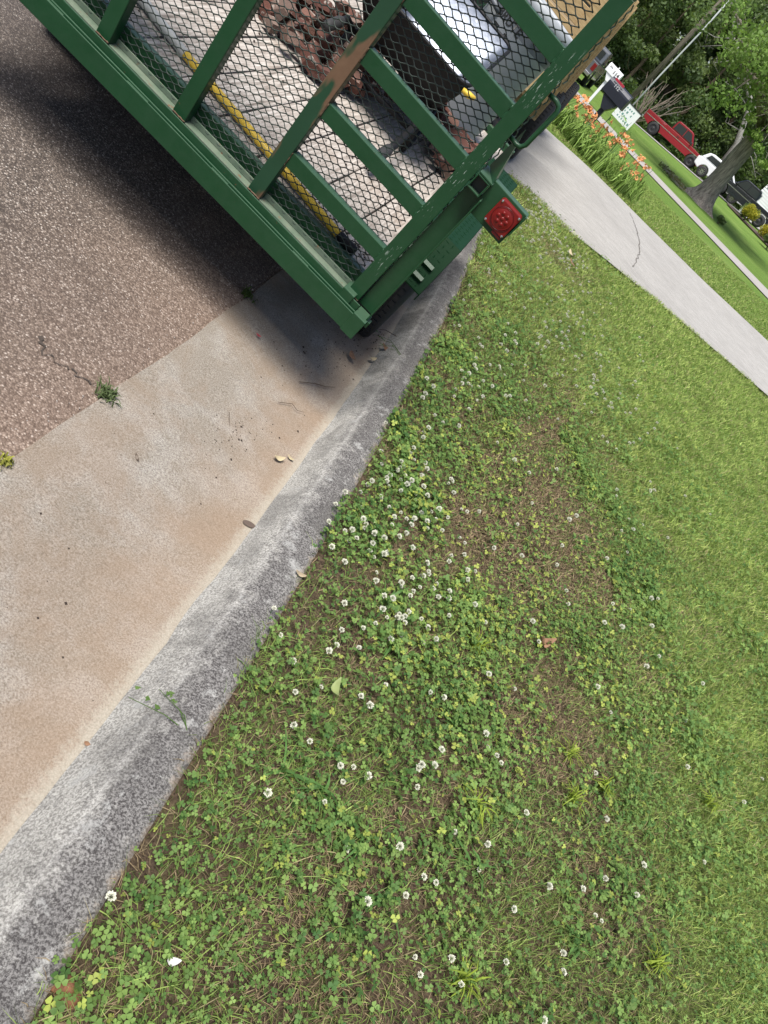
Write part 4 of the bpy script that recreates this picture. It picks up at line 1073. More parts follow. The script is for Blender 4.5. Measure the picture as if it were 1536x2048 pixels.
# pale dead tree leaning through the wood
dt = tag(empty('dead_tree', (-1.9, 64.0, ztf(-1.9, 64.0))), 'pale grey dead tree with bare branches above the white car', 'tree')
tp = [(0, 0, -.2), (-.6, 0, 3.0), (-2.0, 0, 5.2), (-4.3, .1, 6.35), (-6.3, .2, 7.0), (-8.0, .2, 8.6)]
G().tube(tp, [.26, .22, .19, .15, .11, .05], 10).obj('trunk', M_bark2, dt, smooth=True)
rr = random.Random(23); g = G()
for k in range(26):
    i = rr.randint(1, 4); p = Vector(tp[i]).lerp(Vector(tp[i + 1]), rr.random()); az = rr.uniform(-2.6, 2.6); L = rr.uniform(1.2, 3.4)
    e = p + Vector((math.sin(az) * L, rr.uniform(-.6, .6), math.cos(az) * L * .7)); md_ = p.lerp(e, .5) + Vector((rr.uniform(-.3, .3), 0, rr.uniform(-.3, .3)))
    g.tube([p, md_, e], [.04, .025, .006], 5)
    for _ in range(3):
        q = md_.lerp(e, rr.random()); g.tube([q, q + Vector((rr.uniform(-.8, .8), rr.uniform(-.3, .3), rr.uniform(-.6, .6)))], [.012, .004], 4)
g.obj('branches', M_bark2, dt)
# the oak on the neighbour's lawn
ox, oy = -.72, 36.0
oak = tag(empty('oak_tree', (ox, oy, ztf(ox, oy))), 'thick old oak trunk with flared roots on the lawn before the parked cars', 'tree')
g = G(); n = 28; lv = [(-.15, 1.0), (.0, .85), (.12, .68), (.3, .54), (.55, .46), (1.0, .40), (1.7, .37), (2.6, .345), (3.6, .32), (4.6, .28)]
for z_, r_ in lv:
    for k in range(n):
        t_ = 2 * math.pi * k / n; fl = 1 + .42 * max(0, .6 - z_) * math.cos(5 * t_ + 1.1) + .05 * math.sin(9 * t_ + z_ * 3)
        g.v.append((r_ * fl * math.cos(t_) - .13 * z_, r_ * fl * math.sin(t_), z_))
for i in range(len(lv) - 1):
    for k in range(n): g.f.append((i * n + k, i * n + (k + 1) % n, (i + 1) * n + (k + 1) % n, (i + 1) * n + k))
g.obj('trunk', M_bark, oak, smooth=True)
g = G(); rr = random.Random(31); tips = []
for k in range(12):
    az = 2 * math.pi * k / 12 + rr.uniform(-.2, .2); b0 = Vector((-.42, 0, 3.3)); L = rr.uniform(2.5, 5.0)
    e = b0 + Vector((math.cos(az) * L, math.sin(az) * L, rr.uniform(.4, 3.5))); m_ = b0.lerp(e, .5) + Vector((0, 0, rr.uniform(.3, .9)))
    g.tube([b0, m_, e], [.20, .11, .03], 8); tips += [m_, e]
    for _ in range(4):
        q = m_.lerp(e, rr.random()); e2 = q + Vector((rr.uniform(-1.3, 1.3), rr.uniform(-1.3, 1.3), rr.uniform(-1.0, .8))); g.tube([q, e2], [.04, .01], 5); tips.append(e2)
g.obj('limbs', M_bark, oak, smooth=True)
cen = [tuple(t_) for t_ in tips]; rad = [(rr.uniform(.5, .9),) * 2 + (rr.uniform(.35, .6),) for _ in tips]
for k in range(46):
    az = rr.uniform(0, 6.28); L = rr.uniform(.3, 5.0); cen.append((-.42 + math.cos(az) * L, math.sin(az) * L, rr.uniform(4.0, 8.5))); s_ = rr.uniform(.6, 1.2); rad.append((s_, s_, s_ * .6))
cen += [(-1.1, -.5, 3.1), (-.9, -.6, 3.6), (-1.3, -.4, 4.0), (-.7, -.6, 2.9), (-.5, -.5, 3.0), (-.2, -.6, 3.4), (.1, -.6, 2.9), (-.8, -.3, 3.5), (.5, -.7, 3.4), (.0, -.5, 3.9), (-.6, -.5, 4.1)]; rad += [(.42, .35, .26)] * 11
hang = [(-1.6, -3.1, 3.75), (-1.25, -3.0, 3.35), (-.9, -3.0, 3.15), (-.3, -3.0, 2.95), (.1, -3.1, 2.7), (.65, -3.0, 2.5), (-.1, -2.9, 3.4), (.9, -2.8, 2.9)]
cen += [(.55, -.5, 2.75), (1.0, -.7, 3.0), (1.4, -.3, 2.5), (.2, .2, 3.3), (1.9, -.6, 2.9), (2.3, -.9, 2.5)]; rad += [(.5, .5, .35)] * 6
V, F, cl = leaf_cloud(cen, rad, 26000, .085, MD + LT[:1], 32)
V2, F2, cl2 = leaf_cloud(hang, [(.26, .22, .16)] * len(hang), 620, .075, LT, 33)
link(bpy.data.objects.new('crown', np_mesh('crown', np.concatenate([V, V2]), np.concatenate([F, F2 + len(V)]), M_leaf, np.concatenate([cl, cl2]))), oak)
g = G(); b0 = Vector((-.42, 0, 3.3))
for h_ in hang: g.tube([b0, b0.lerp(Vector(h_), .5) + Vector((0, 0, .5)), h_], [.035, .02, .006], 5)
g.obj('hanging_twigs', M_bark, oak, smooth=True)
# round shrubs
YS = [(.42, .36, .03), (.50, .45, .05), (.34, .34, .04)]
def shrub(x, y, rx, rz_, cols, lab, seed, n=2600, leaf=.045):
    o = tag(empty('shrub', (x, y, ztf(x, y))), lab, 'shrub', 'shrubs in the bed beside the black pickup'); rr = random.Random(seed); cen = []; rad = []
    for k in range(16):
        az = rr.uniform(0, 6.28); q = math.sqrt(rr.random()) * .6; cen.append((math.cos(az) * q * rx, math.sin(az) * q * rx, rz_ * rr.uniform(.3, .75))); rad.append((rx * .42, rx * .42, rz_ * .3))
    V, F, cl = leaf_cloud(cen, rad, n, leaf, cols, seed); link(bpy.data.objects.new('foliage', np_mesh('foliage', V, F, M_leaf, cl)), o)
    g = G()
    for k in range(4): g.tube([(0, 0, -.05), (rr.uniform(-.2, .2), rr.uniform(-.2, .2), rz_ * .5)], [.02, .008], 5)
    g.obj('stems', M_bark3, o)
shrub(1.55, 51.6, .62, 1.0, YS, 'golden yellow shrub in front of the black pickup bed', 51)
shrub(1.35, 52.9, .5, .95, MD + YS[:1], 'yellow-green shrub just behind the larger golden one', 52)
shrub(2.95, 50.9, .60, .85, YS, 'golden yellow shrub farther right beside the house wall', 53)
shrub(3.4, 46.5, .65, .9, DK, 'dark green round shrub at the right edge of the picture', 54)
shrub(.45, 35.6, .30, .35, DK, 'small dark green shoot at the foot of the oak', 55, 500)
# fallen branch heap on the lawn
fb = tag(empty('brush_pile', (-2.15, 33.8, ztf(-2.15, 33.8))), 'low heap of cut leafy branches left of the oak', 'brush pile'); rr = random.Random(61); g = G()
for k in range(24): a = rr.uniform(0, 6.28); L = rr.uniform(.4, 1.0); g.tube([(rr.uniform(-.5, .5), rr.uniform(-.2, .2), rr.uniform(.02, .15)), (math.cos(a) * L, math.sin(a) * L * .5, rr.uniform(.03, .35))], [.012, .004], 4)
g.obj('branches', M_bark2, fb); V, F, cl = leaf_cloud([(0, 0, .12), (.4, 0, .12), (-.4, .1, .1)], [(.4, .3, .12)] * 3, 500, .05, [(.09, .10, .04), (.14, .13, .07)], 62); link(bpy.data.objects.new('leaves', np_mesh('leaves', V, F, M_leaf, cl)), fb)

# ------------------------------------------------------------------ daylilies along the driveway
def ribbon(g, p, az, L, w, h, seg=5, droop=.5):
    d = Vector((math.cos(az), math.sin(az), 0)); s = Vector((-d.y, d.x, 0)); b = len(g.v)
    for k in range(seg + 1):
        t_ = k / seg; c = Vector(p) + d * (L * t_ ** 1.5) + Vector((0, 0, h * math.sin(min(1, t_ * (1 + droop * .6)) * math.pi * .5 * (1 + droop)) if droop else h * t_))
        ww = w * (1 - t_ ** 2.2) + .0006; g.v += [tuple(c - s * ww), tuple(c + s * ww)]
    for k in range(seg): g.f.append((b + 2 * k, b + 2 * k + 1, b + 2 * k + 3, b + 2 * k + 2))
def tint_obj(g, name, mat, parent, col, var, seed, per=None):
    me = g.mesh(name); me.materials.append(mat); n = len(g.v); r = np.random.default_rng(seed)
    a = me.color_attributes.new('tint', 'FLOAT_COLOR', 'POINT'); per = per or n
    f = np.repeat(1 + var * (r.random((n // per + 1, 1)) * 2 - 1), per, 0)[:n]; c4 = np.ones((n, 4), np.float32); c4[:, :3] = np.array(col) * f
    a.data.foreach_set('color', c4.ravel()); o = bpy.data.objects.new(name, me); link(o, parent); return o
gfl = G()
for k in range(6):
    az = k * math.pi / 3; d = Vector((math.cos(az), math.sin(az), 0)); s = Vector((-d.y, d.x, 0)); b = len(gfl.v); w = .020 if k % 2 else .014
    for (rr_, hh, ww) in ((.004, 0, .004), (.022, .035, w * .8), (.048, .052, w), (.068, .040, .003)): c = d * rr_ + Vector((0, 0, hh)); gfl.v += [tuple(c - s * ww), tuple(c + s * ww)]
    for q in range(3): gfl.f.append((b + 2 * q, b + 2 * q + 1, b + 2 * q + 3, b + 2 * q + 2))
FL = gfl.mesh('flower'); FL.materials.append(M_lily)
LS = [(-3.75, 16.9), (-3.45, 16.1), (-3.15, 15.35), (-3.05, 16.6), (-2.8, 15.75), (-2.65, 16.7), (-2.45, 15.35), (-2.3, 16.1), (-2.1, 15.55), (-1.95, 16.5), (-1.75, 15.75), (-1.55, 15.35), (-1.45, 16.2), (-2.7, 15.1), (-2.05, 15.05), (-3.45, 15.5)]
for i, (x, y) in enumerate(LS):
    y -= .12; rr = random.Random(200 + i)
    lily = tag(empty('daylily', (x, y, ztf(x, y) - .02), rr.uniform(0, 6.28)), 'clump of orange daylilies in the bed between driveway and dark mailbox', 'daylily', 'orange daylilies by the driveway')
    g = G()
    for k in range(85):
        ribbon(g, (rr.gauss(0, .10), rr.gauss(0, .10), 0), rr.uniform(0, 6.28), rr.uniform(.18, .58), rr.uniform(.007, .012), rr.uniform(.20, .44), 6, rr.uniform(.35, 1.0))
    tint_obj(g, 'leaves', M_leaf, lily, (.24, .36, .09), .6, 300 + i, 14)
    for k in range(rr.randint(3, 6) if y > 15.2 else 1):
        az = rr.uniform(0, 6.28); L = rr.uniform(.08, .30); h = rr.uniform(.36, .70); e = Vector((math.cos(az) * L, math.sin(az) * L, h))
        stk = G().tube([(0, 0, 0), e * .5 + Vector((0, 0, .06)), e], [.006, .005, .004], 5).obj('stalk', M_stem, lily)
        for _ in range(rr.randint(1, 3)):
            f = bpy.data.objects.new('flower', FL); link(f, stk); f.location = e + Vector((rr.uniform(-.06, .06), rr.uniform(-.06, .06), rr.uniform(-.07, .03)))
            f.rotation_euler = (rr.uniform(-1.2, 1.2), rr.uniform(-1.2, 1.2), rr.uniform(0, 6)); f.scale = (rr.uniform(.5, .95),) * 3
# leafy sapling beside the dark mailbox
sp = tag(empty('leafy_weed', (-2.48, 16.9, ztf(-2.48, 16.9))), 'bright green leafy weed growing right beside the dark mailbox post', 'weed'); g = G(); rr = random.Random(8)
for k in range(46): ribbon(g, (rr.gauss(0, .16), rr.gauss(0, .12), rr.uniform(.25, .85)), rr.uniform(0, 6.28), rr.uniform(.12, .26), rr.uniform(.022, .04), rr.uniform(-.02, .1), 3, 0)
tint_obj(g, 'leaves', M_leaf, sp, (.17, .30, .05), .4, 9, 8); g = G()
for k in range(6): g.tube([(0, 0, 0), (rr.gauss(0, .15), rr.gauss(0, .1), rr.uniform(.6, .9))], [.008, .003], 5)
g.obj('stems', M_stem, sp)

# ------------------------------------------------------------------ lawn growth
def frame_ok(x, y): return (x < 2.95 + .05 * y) & (y > .77 * x - .30) & (y > .18)
def scatter(n, y0, y1, seed, x1=None):
    r = np.random.default_rng(seed); y = r.uniform(y0, y1, n); xk = kerb_x(y) + .165
    x = xk + (3.0 + .05 * y - xk) * r.random(n)
    keep = frame_ok(x, y) & ~on_drive(x, y, -.06)
    return x[keep], y[keep], r
def ufun(x, y): return x - kerb_x(y) - .185
def brown(x, y):                                    # worn patch with thin growth
    cx, cy = .42, 2.75; a = R_(18); dx, dy = x - cx, y - cy; p = dx * math.cos(a) + dy * math.sin(a); q = -dx * math.sin(a) + dy * math.cos(a)
    return np.clip(1.5 - 1.1 * np.sqrt((p / .66) ** 2 + (q / 1.05) ** 2) + 2.0 * (fbm(x, y, .22) - .5), 0, 1)
def bare(x, y): return np.clip(2.6 * (fbm(x, y, .42) - .52) + .9 * brown(x, y) + np.where((np.hypot(x + .58, (y - 7.3) * .6) < .35), .6, 0), 0, 1)
def blades(x, y, r, hgt, wid, bend, c0, c1, lie=0.0, seg2=True):
    n = len(x); z = zt(x, y) - .012
    az = r.uniform(0, 2 * np.pi, n); d = np.stack([np.cos(az), np.sin(az)], 1); ori = r.uniform(0, 2 * np.pi, n); s = np.stack([np.cos(ori), np.sin(ori)], 1)
    h = hgt * r.uniform(.5, 1.3, n); w = wid * r.uniform(.6, 1.3, n); b = bend * h * r.uniform(.2, 1.4, n)
    B = np.stack([x, y, z], 1); S_ = np.concatenate([s * w[:, None], np.zeros((n, 1))], 1)
    if lie: S_ = np.concatenate([np.stack([-d[:, 1], d[:, 0]], 1) * w[:, None], np.zeros((n, 1))], 1)
    up = np.array([0, 0, 1.0])
    vh = h * (1 - lie)
    mid = B + np.concatenate([d * (b * .35)[:, None], (vh * .58)[:, None]], 1); tip = B + np.concatenate([d * b[:, None], (vh * r.uniform(.75, 1, n))[:, None]], 1)
    if lie: B = B + up * .006; mid = B + np.concatenate([d * (h * .5)[:, None], (.004 + .010 * r.random(n))[:, None]], 1); tip = B + np.concatenate([d * h[:, None], (.014 * r.random(n))[:, None]], 1)
    V = np.stack([B - S_, B + S_, mid + S_ * .8, mid - S_ * .8, tip], 1).reshape(-1, 3)
    i = np.arange(n)[:, None] * 5; F = i + np.array([[0, 1, 2, 3]]); T = i + np.array([[3, 2, 4]])
    q = r.random((n, 1)); C = (np.array(c0) * (1 - q) + np.array(c1) * q) * (.65 + .6 * r.random((n, 1)))
    dry = (r.random((n, 1)) < .09) & (lie == 0); C = np.where(dry, np.array([.42, .36, .20]) * (.6 + .6 * r.random((n, 1))), C)
    C = np.repeat(C, 5, 0); 
    return V, F, T, C
def stuff(name, parts, mat, lab, cat):
    V = []; F = []; T = []; C = []; o = 0
    for v, f, t_, c in parts:
        V.append(v); C.append(c); 
        if f is not None: F.append(f + o)
        if t_ is not None: T.append(t_ + o)
        o += len(v)
    me = np_mesh(name, np.concatenate(V), np.concatenate(F) if F else None, mat, np.concatenate(C), F3=np.concatenate(T) if T else None)
    ob = bpy.data.objects.new(name, me); COL.objects.link(ob); return tag(ob, lab, cat, kind='stuff')
def sel(x, y, p, r): k = r.random(len(x)) < p; return x[k], y[k]
parts = []
for y0, y1, n, h, w in ((.15, 2.2, 105000, .040, .0010), (2.2, 4.2, 105000, .038, .0013), (4.2, 7.0, 110000, .036, .0019), (7.0, 12.0, 110000, .038, .0030)):
    x, y, r = scatter(n, y0, y1, int(y0 * 10) + 500)
    u = ufun(x, y); fine = np.clip(smooth(.9, 1.9, u + .5 * (fbm(x, y, .6) - .5)) + smooth(3.3, 5.0, y), 0, 1)
    pr_ = np.clip((.25 + .45 * smooth(.4, .6, fbm(x, y + 5, .3)) + .15 * (1 - smooth(1.2, 2.0, y)) + .55 * fine) * (1 - .72 * bare(x, y)), .08, 1) * smooth(-.04, .03, u + .20 * (fbm(x, y, .30) - .5))
    x, y = sel(x, y, pr_, r); u = ufun(x, y); yel = fbm(x, y, .55)[:, None]
    fine = np.clip(smooth(.9, 1.9, u) + smooth(3.3, 5.0, y), 0, 1)[:, None]
    c0 = np.array([.095, .165, .040]) * (1 - fine) + np.array([.15, .255, .045]) * fine; c1 = np.array([.36, .47, .13]) * (1 - fine) + np.array([.52, .605, .19]) * fine
    V, F, T, C = blades(x, y, r, h, w, 1.1, c0, c1)
    C = C * np.repeat(.55 + .9 * fbm(x, y, .13)[:, None] * (.7 + .6 * yel), 5, 0); parts.append((V, F, T, C))
# beyond the driveway
r = np.random.default_rng(900); x = r.uniform(-4.4, 4.8, 90000); y = r.uniform(13.8, 22.0, 90000); k = (~on_drive(x, y, -.05)) & (y > drive_far(x)) & (x > kerb_x(y) + .2); x, y = x[k], y[k]
nearedge = smooth(1.6, .2, y - drive_far(x)); k = r.random(len(x)) < .55 + .45 * nearedge; x, y = x[k], y[k]
V, F, T, C = blades(x, y, r, .045, .0055, 1.2, (.14, .23, .05), (.42, .50, .15)); parts.append((V, F, T, C))
stuff('grass', parts, M_leaf, 'short green lawn grass growing beside the kerb and the driveway', 'grass')
# dry thatch lying on the soil
parts = []
for y0, y1, n in ((.15, 2.4, 110000), (2.4, 4.5, 90000), (4.5, 8.5, 50000)):
    x, y, r = scatter(n, y0, y1, int(y0 * 10) + 700); u = ufun(x, y)
    x, y = sel(x, y, np.clip(.25 + .85 * bare(x, y), 0, 1) * smooth(-.03, .05, u) * (1 - .6 * smooth(1.0, 2.0, u)), r)
    parts.append(blades(x, y, r, .032, .0008 + .0003 * y0, 1.0, *( (.085, .055, .034), (.33, .255, .155) ), lie=.9))
stuff('thatch', parts, M_dry, 'dry brown stems and clippings lying between the clover', 'thatch')
# clover: three heart-shaped leaflets on a short stalk
LEAF = np.array([[0, 0, 0], [.42, .46, .10], [.92, .44, .05], [.93, 0, -.05], [.92, -.44, .05], [.42, -.46, .10]])
def clover(x, y, r, size, hgt):
    n = len(x); z = zt(x, y) - .012; h = hgt * r.uniform(.3, 1.3, n); sz = size * r.uniform(.55, 1.2, n) * (.65 + .75 * vnoise(x, y, .22)); yaw = r.uniform(0, 2 * np.pi, n)
    tx, ty = r.normal(0, .35, n), r.normal(0, .35, n); Vs = []
    for k in range(3):
        a = yaw + k * 2 * np.pi / 3 + r.normal(0, .15, n); L = LEAF[None] * sz[:, None, None]; cx, sx = np.cos(a)[:, None], np.sin(a)[:, None]
        X = L[..., 0] * cx - L[..., 1] * sx; Y = L[..., 0] * sx + L[..., 1] * cx; Z = L[..., 2] + r.normal(0, .10, n)[:, None] * L[..., 0] + tx[:, None] * X + ty[:, None] * Y
        Vs.append(np.stack([X + x[:, None], Y + y[:, None], Z + (z + h)[:, None]], -1))
    V = np.stack(Vs, 1).reshape(-1, 3); i = (np.arange(n * 3) * 6)[:, None]
    F = np.concatenate([i + np.array([[0, 3, 2, 1]]), i + np.array([[0, 5, 4, 3]])])
    t_ = fbm(x, y, .3); q = np.clip(r.random(n) * .7 + .5 * (t_ - .35), 0, 1)[:, None]
    C = np.array([.050, .125, .036]) * (1 - q) + np.array([.27, .395, .105]) * q
    yl = (r.random(n) < .05 + .25 * brown(x, y))[:, None]; C = np.where(yl, np.array([.34, .40, .09]) * (.7 + .5 * r.random((n, 1))), C); C = C * (.8 + .4 * r.random((n, 1)))
    return V, F, None, np.repeat(C, 18, 0)
parts = []
for y0, y1, n, s in ((.15, 2.2, 70000, .0078), (2.2, 4.0, 66000, .0088), (4.0, 6.5, 32000, .0100), (6.5, 9, 9000, .012)):
    x, y, r = scatter(n, y0, y1, int(y0 * 10) + 1100); u = ufun(x, y)
    lowp = 1 - smooth(1.2, 1.9, y + .25 * x); clump = (.30 - .20 * lowp) + (.70 - .10 * lowp) * smooth(.36, .58, fbm(x + 7, y, .24)) * (.6 + .4 * smooth(.2, 1.0, y - 1.0)); dens = clump * np.clip(1.15 - smooth(.9, 2.3, u + .9 * (fbm(x, y, .5) - .5)) * .78, 0, 1) * np.clip(1.05 - .92 * bare(x, y), .05, 1) * (1 - .5 * smooth(4.5, 7, y))
    x, y = sel(x, y, dens * smooth(-.05, .02, u + .30 * (fbm(x, y, .34) - .47)), r); parts.append(clover(x, y, r, s, .022 + .034 * fbm(x + 7, y, .24)))
# tiny-leaved weeds low in the gaps
x, y, r = scatter(60000, .15, 4.2, 1190); x, y = sel(x, y, np.clip(.35 + .5 * fbm(x, y, .3) - .25 * bare(x, y), 0, 1) * smooth(-.02, .03, ufun(x, y)), r); parts.append(clover(x, y, r, .0042, .014))
stuff('clover', parts, M_leaf, 'green clover leaves carpeting the lawn edge along the kerb', 'clover')
# white clover flower heads, one by one
def flower_head(seed):
    r = random.Random(seed); g = G(); n = 34 + seed % 3 * 6
    for k in range(n):
        zc = 1 - (k + .5) / n * 1.45; t_ = k * 2.39996 + r.uniform(-.2, .2); q = math.sqrt(max(0, 1 - zc * zc)); d = Vector((q * math.cos(t_), q * math.sin(t_), zc)); s = d.orthogonal().normalized(); b = d.cross(s)
        R0, R1 = .0035, .0082 * r.uniform(.8, 1.15); w = .0016
        g.add([d * R0, d * (R0 + R1) * .55 + s * w, d * R1 + Vector((0, 0, .001)), d * (R0 + R1) * .55 - s * w, d * (R0 + R1) * .55 + b * w, d * (R0 + R1) * .55 - b * w], [(0, 1, 2, 3), (0, 4, 2, 5)])
    for v in range(len(g.v)): x_, y_, z_ = g.v[v]; g.v[v] = (x_, y_, z_ + .045)
    me = g.mesh('clover_flower'); me.materials.append(M_clover)
    g2 = G().tube([(0, 0, 0), (.003, 0, .022), (0, 0, .042)], .0009, 4, False); m2 = len(me.vertices)
    g.add(g2.v, g2.f); me2 = g.mesh('clover_flower'); me2.materials.append(M_clover); me2.materials.append(M_stem)
    np_ = len(me2.polygons); 
    for i in range(np_ - len(g2.f), np_): me2.polygons[i].material_index = 1
    bpy.data.meshes.remove(me); return me2
HEADS = [flower_head(s) for s in range(5)]
r = np.random.default_rng(1500); cand = []
for (cx, cy, sx, sy, n) in ((-.04, 2.25, .07, .30, 40), (.10, 2.1, .13, .35, 62), (.24, 1.75, .14, .25, 44), (.30, 1.45, .22, .25, 24), (.55, 1.2, .35, .30, 26), (.95, 1.55, .45, .35, 22), (.75, 3.2, .30, .7, 26), (1.15, 3.0, .35, .6, 18),
                            (-.18, 3.3, .07, .5, 34), (.0, 3.9, .25, .5, 26), (.22, .75, .10, .2, 6)):
    cand += list(zip(r.normal(cx, sx, n), r.normal(cy, sy, n)))
cnt = 0
for (x, y) in cand:
    if not (frame_ok(x, y) and ufun(x, y) > -.02 and not on_drive(x, y, .0)) or cnt >= 300: continue
    o = bpy.data.objects.new('clover_flower', HEADS[int(r.integers(5))]); COL.objects.link(o); s = r.uniform(.75, 1.25) * (.95 + .07 * y)
    o.location = (x, y, float(zt(x, y)) - .012); o.rotation_euler = (r.normal(0, .25), r.normal(0, .25), r.uniform(0, 6.28)); o.scale = (s, s, s * r.uniform(.7, 1.1))
    tag(o, 'small white clover flower head standing in the lawn', 'flower', 'white clover flowers in the lawn'); cnt += 1
V = []; F = []; M5 = [np.array([v.co[:] for v in m_.vertices]) for m_ in HEADS[:1]]; f5 = [tuple(p.vertices) for p in HEADS[0].polygons if len(p.vertices) == 4 and p.material_index == 0]
for (cx, cy, sx, sy, n) in ((-.25, 5.5, .35, .8, 110), (-.70, 7.1, .20, .5, 80), (-1.12, 7.6, .10, .35, 70), (.25, 5.0, .4, .7, 50)):
    for x, y in zip(r.normal(cx, sx, n), r.normal(cy, sy, n)):
        if not (ufun(x, y) > 0 and not on_drive(x, y, .0)): continue
        q = M5[0] * r.uniform(.9, 1.5); o_ = sum(len(v) for v in V); V.append(q + np.array([x, y, float(zt(x, y)) - .012])); F += [tuple(i + o_ for i in f) for f in f5]
ob = bpy.data.objects.new('far_clover_flowers', np_mesh('far_clover_flowers', np.concatenate(V), np.array(F), M_clover)); COL.objects.link(ob); tag(ob, 'tiny white clover flowers dotting the lawn beyond the tail lamp', 'flowers', kind='stuff')
# coarse grass tufts
def tuft(x, y, n, L, w, h, col, lab, grp, seed):
    o = tag(empty('grass_tuft', (x, y, float(zt(x, y)) - .012)), lab, 'grass tuft', grp); rr = random.Random(seed); g = G()
    for k in range(n): ribbon(g, (rr.gauss(0, .006), rr.gauss(0, .006), 0), rr.uniform(0, 6.28), L * rr.uniform(.5, 1.2), w * rr.uniform(.6, 1.2), h * rr.uniform(.4, 1.2), 4, rr.uniform(.1, .6))
    tint_obj(g, 'blades', M_leaf, o, col, .3, seed, 10)
for i, (x, y) in enumerate(((1.125, 1.908), (1.02, 1.74), (1.436, 1.522), (.735, 1.42), (.972, 1.90), (1.62, 2.35), (.52, 1.93), (.88, 1.02))):
    tuft(x, y, 26, .06, .0018, .055, (.25, .33, .045), 'fine yellow-green grass tuft standing out in the clover', 'yellow-green grass tufts', 400 + i)
for i, (x, y) in enumerate(((.298, 1.622), (.429, 1.04), (.524, 1.072), (.374, 1.093), (.63, 1.013), (.82, 1.28), (1.17, 1.36), (.60, 1.60), (.28, 1.05), (1.35, 1.95), (.20, 1.75), (1.0, 2.6), (.45, 3.9))):
    tuft(x, y, 8, .085, .0042, .035, (.095, .20, .055), 'coarse broad-bladed green grass tuft sprawling in the clover', 'coarse grass tufts', 450 + i)
# weeds on the kerb, at the road edge
def weed(x, y, z, n, L, col, lab, seed, w=.0022, h=.03):
    o = tag(empty('weed', (x, y, z)), lab, 'weed'); rr = random.Random(seed); g = G()
    for k in range(n): ribbon(g, (rr.gauss(0, L * .45), rr.gauss(0, L * .45), 0), rr.uniform(0, 6.28), L * rr.uniform(.3, 1), w * rr.uniform(.6, 1.5), h * rr.uniform(.3, 1.2), 3, rr.uniform(.1, .6))
    tint_obj(g, 'leaves', M_leaf, o, col, .45, seed, 8)
weed(-.795, 1.55, .028, 60, .035, (.10, .135, .06), 'grey-green weed growing in the seam at the end of the road crack', 501)
weed(-1.02, 2.545, .028, 40, .03, (.07, .10, .03), 'dark weed at the road seam in the trailer shadow', 502)
weed(-.705, 1.134, .028, 22, .02, (.30, .30, .06), 'small yellow weed in the road seam at the left picture edge', 503)
for i, (x, y, l_) in enumerate(((.085, .93, 'thin trailing clover runner over the kerb, lower one'), (.115, 1.16, 'thin trailing clover runner reaching over the kerb face'), (-.48, 3.05, 'long green grass stem leaning over the kerb by the trailer'))):
    o = tag(empty('runner', (x, y, .12)), l_, 'weed'); rr = random.Random(520 + i); g = G()
    for k in range(3):
        e = Vector((-.10 - .03 * k, rr.uniform(-.02, .06), -.03 - .02 * rr.random())); g.tube([(0, .01 * k, 0), e * .5 + Vector((0, 0, .03)), e], [.0012, .001, .0007], 4)
        for _ in range(5): q = (e * rr.uniform(.4, 1.05)) + Vector((0, .01 * k, .012)); ribbon(g, q, rr.uniform(0, 6.28), .012, .004, .003, 2, 0)
    tint_obj(g, 'stems', M_leaf, o, (.10, .17, .05), .3, 530 + i)

# ------------------------------------------------------------------ litter in the gutter and on the lawn
def flat_leaf(name, x, y, z, L, w, curl, mat, lab, rz, cat='leaf'):
    g = G(); n = 6
    for k in range(n + 1):
        t_ = k / n; ww = w * math.sin(math.pi * min(1, t_ * .92 + .06)) ** .8; zz = curl * L * (t_ - .5) ** 2 * 2
        g.v += [(L * (t_ - .5), -ww, zz + ww * .5 * curl + .001), (L * (t_ - .5), 0, zz), (L * (t_ - .5), ww, zz + ww * .6 * curl + .001)]
        if k: b = (k - 1) * 3; g.f += [(b, b + 1, b + 4, b + 3), (b + 1, b + 2, b + 5, b + 4)]
    o = g.obj(name, mat, None, smooth=True, loc=(x, y, z)); o.rotation_euler = (0, 0, rz); md = o.modifiers.new('thick', 'SOLIDIFY'); md.thickness = .0006
    return tag(o, lab, cat)
PZ = .012
flat_leaf('dead_leaf', -.377, 1.989, PZ - .004, .045, .011, .6, M_pleaf, 'curled pale tan leaf lying on the gutter near the kerb', 1.0)
flat_leaf('dead_leaf', -.358, 2.045, PZ - .006, .028, .007, .5, M_pleaf, 'smaller pale leaf right beside the curled tan leaf', .2)
flat_leaf('dead_leaf', -.605, 2.88, PZ + .008, .055, .016, .5, M_dleaf, 'brown dead leaf on the gutter below the trailer corner', -.6)
flat_leaf('dead_leaf', -.555, 3.02, PZ + .008, .05, .010, .4, M_pleaf, 'pale green-tan leaf on the gutter near the kerb by the trailer', 1.3)
flat_leaf('dead_leaf', -.57, 3.19, PZ + .010, .06, .02, .6, M_dleaf, 'crumpled grey-brown leaf on the gutter beside the trailer wheel', .3)
flat_leaf('dead_leaf', .736, 2.239, .132, .075, .020, 1.3, M_dleaf, 'large curled brown leaf on the worn lawn patch', .9)
flat_leaf('dead_leaf', .248, 1.308, .155, .055, .013, 1.0, flat('green_leaf_fallen', (.20, .24, .09), .7), 'fallen broad olive-green leaf in the clover near the kerb', 2.0)
flat_leaf('dead_leaf', -.028, 1.537, .130, .038, .008, .5, flat('tan_leaf', (.30, .24, .16), .8, var=.3, scale=60), 'pale dry leaf scrap at the back edge of the kerb', .5)
flat_leaf('paper_scrap', .325, .600, .158, .026, .007, .9, M_paper, 'white paper scrap in the clover at the bottom left', .7, 'litter')
flat_leaf('dead_leaf', -.832, 2.394, .034, .022, .006, .4, M_redrefl, 'tiny red leaf scrap on the concrete near the road seam', .4)
flat_leaf('dead_leaf', -.585, 1.483, .02, .03, .005, .3, M_twig, 'small dark leaf scrap in the middle of the gutter', 2.6)
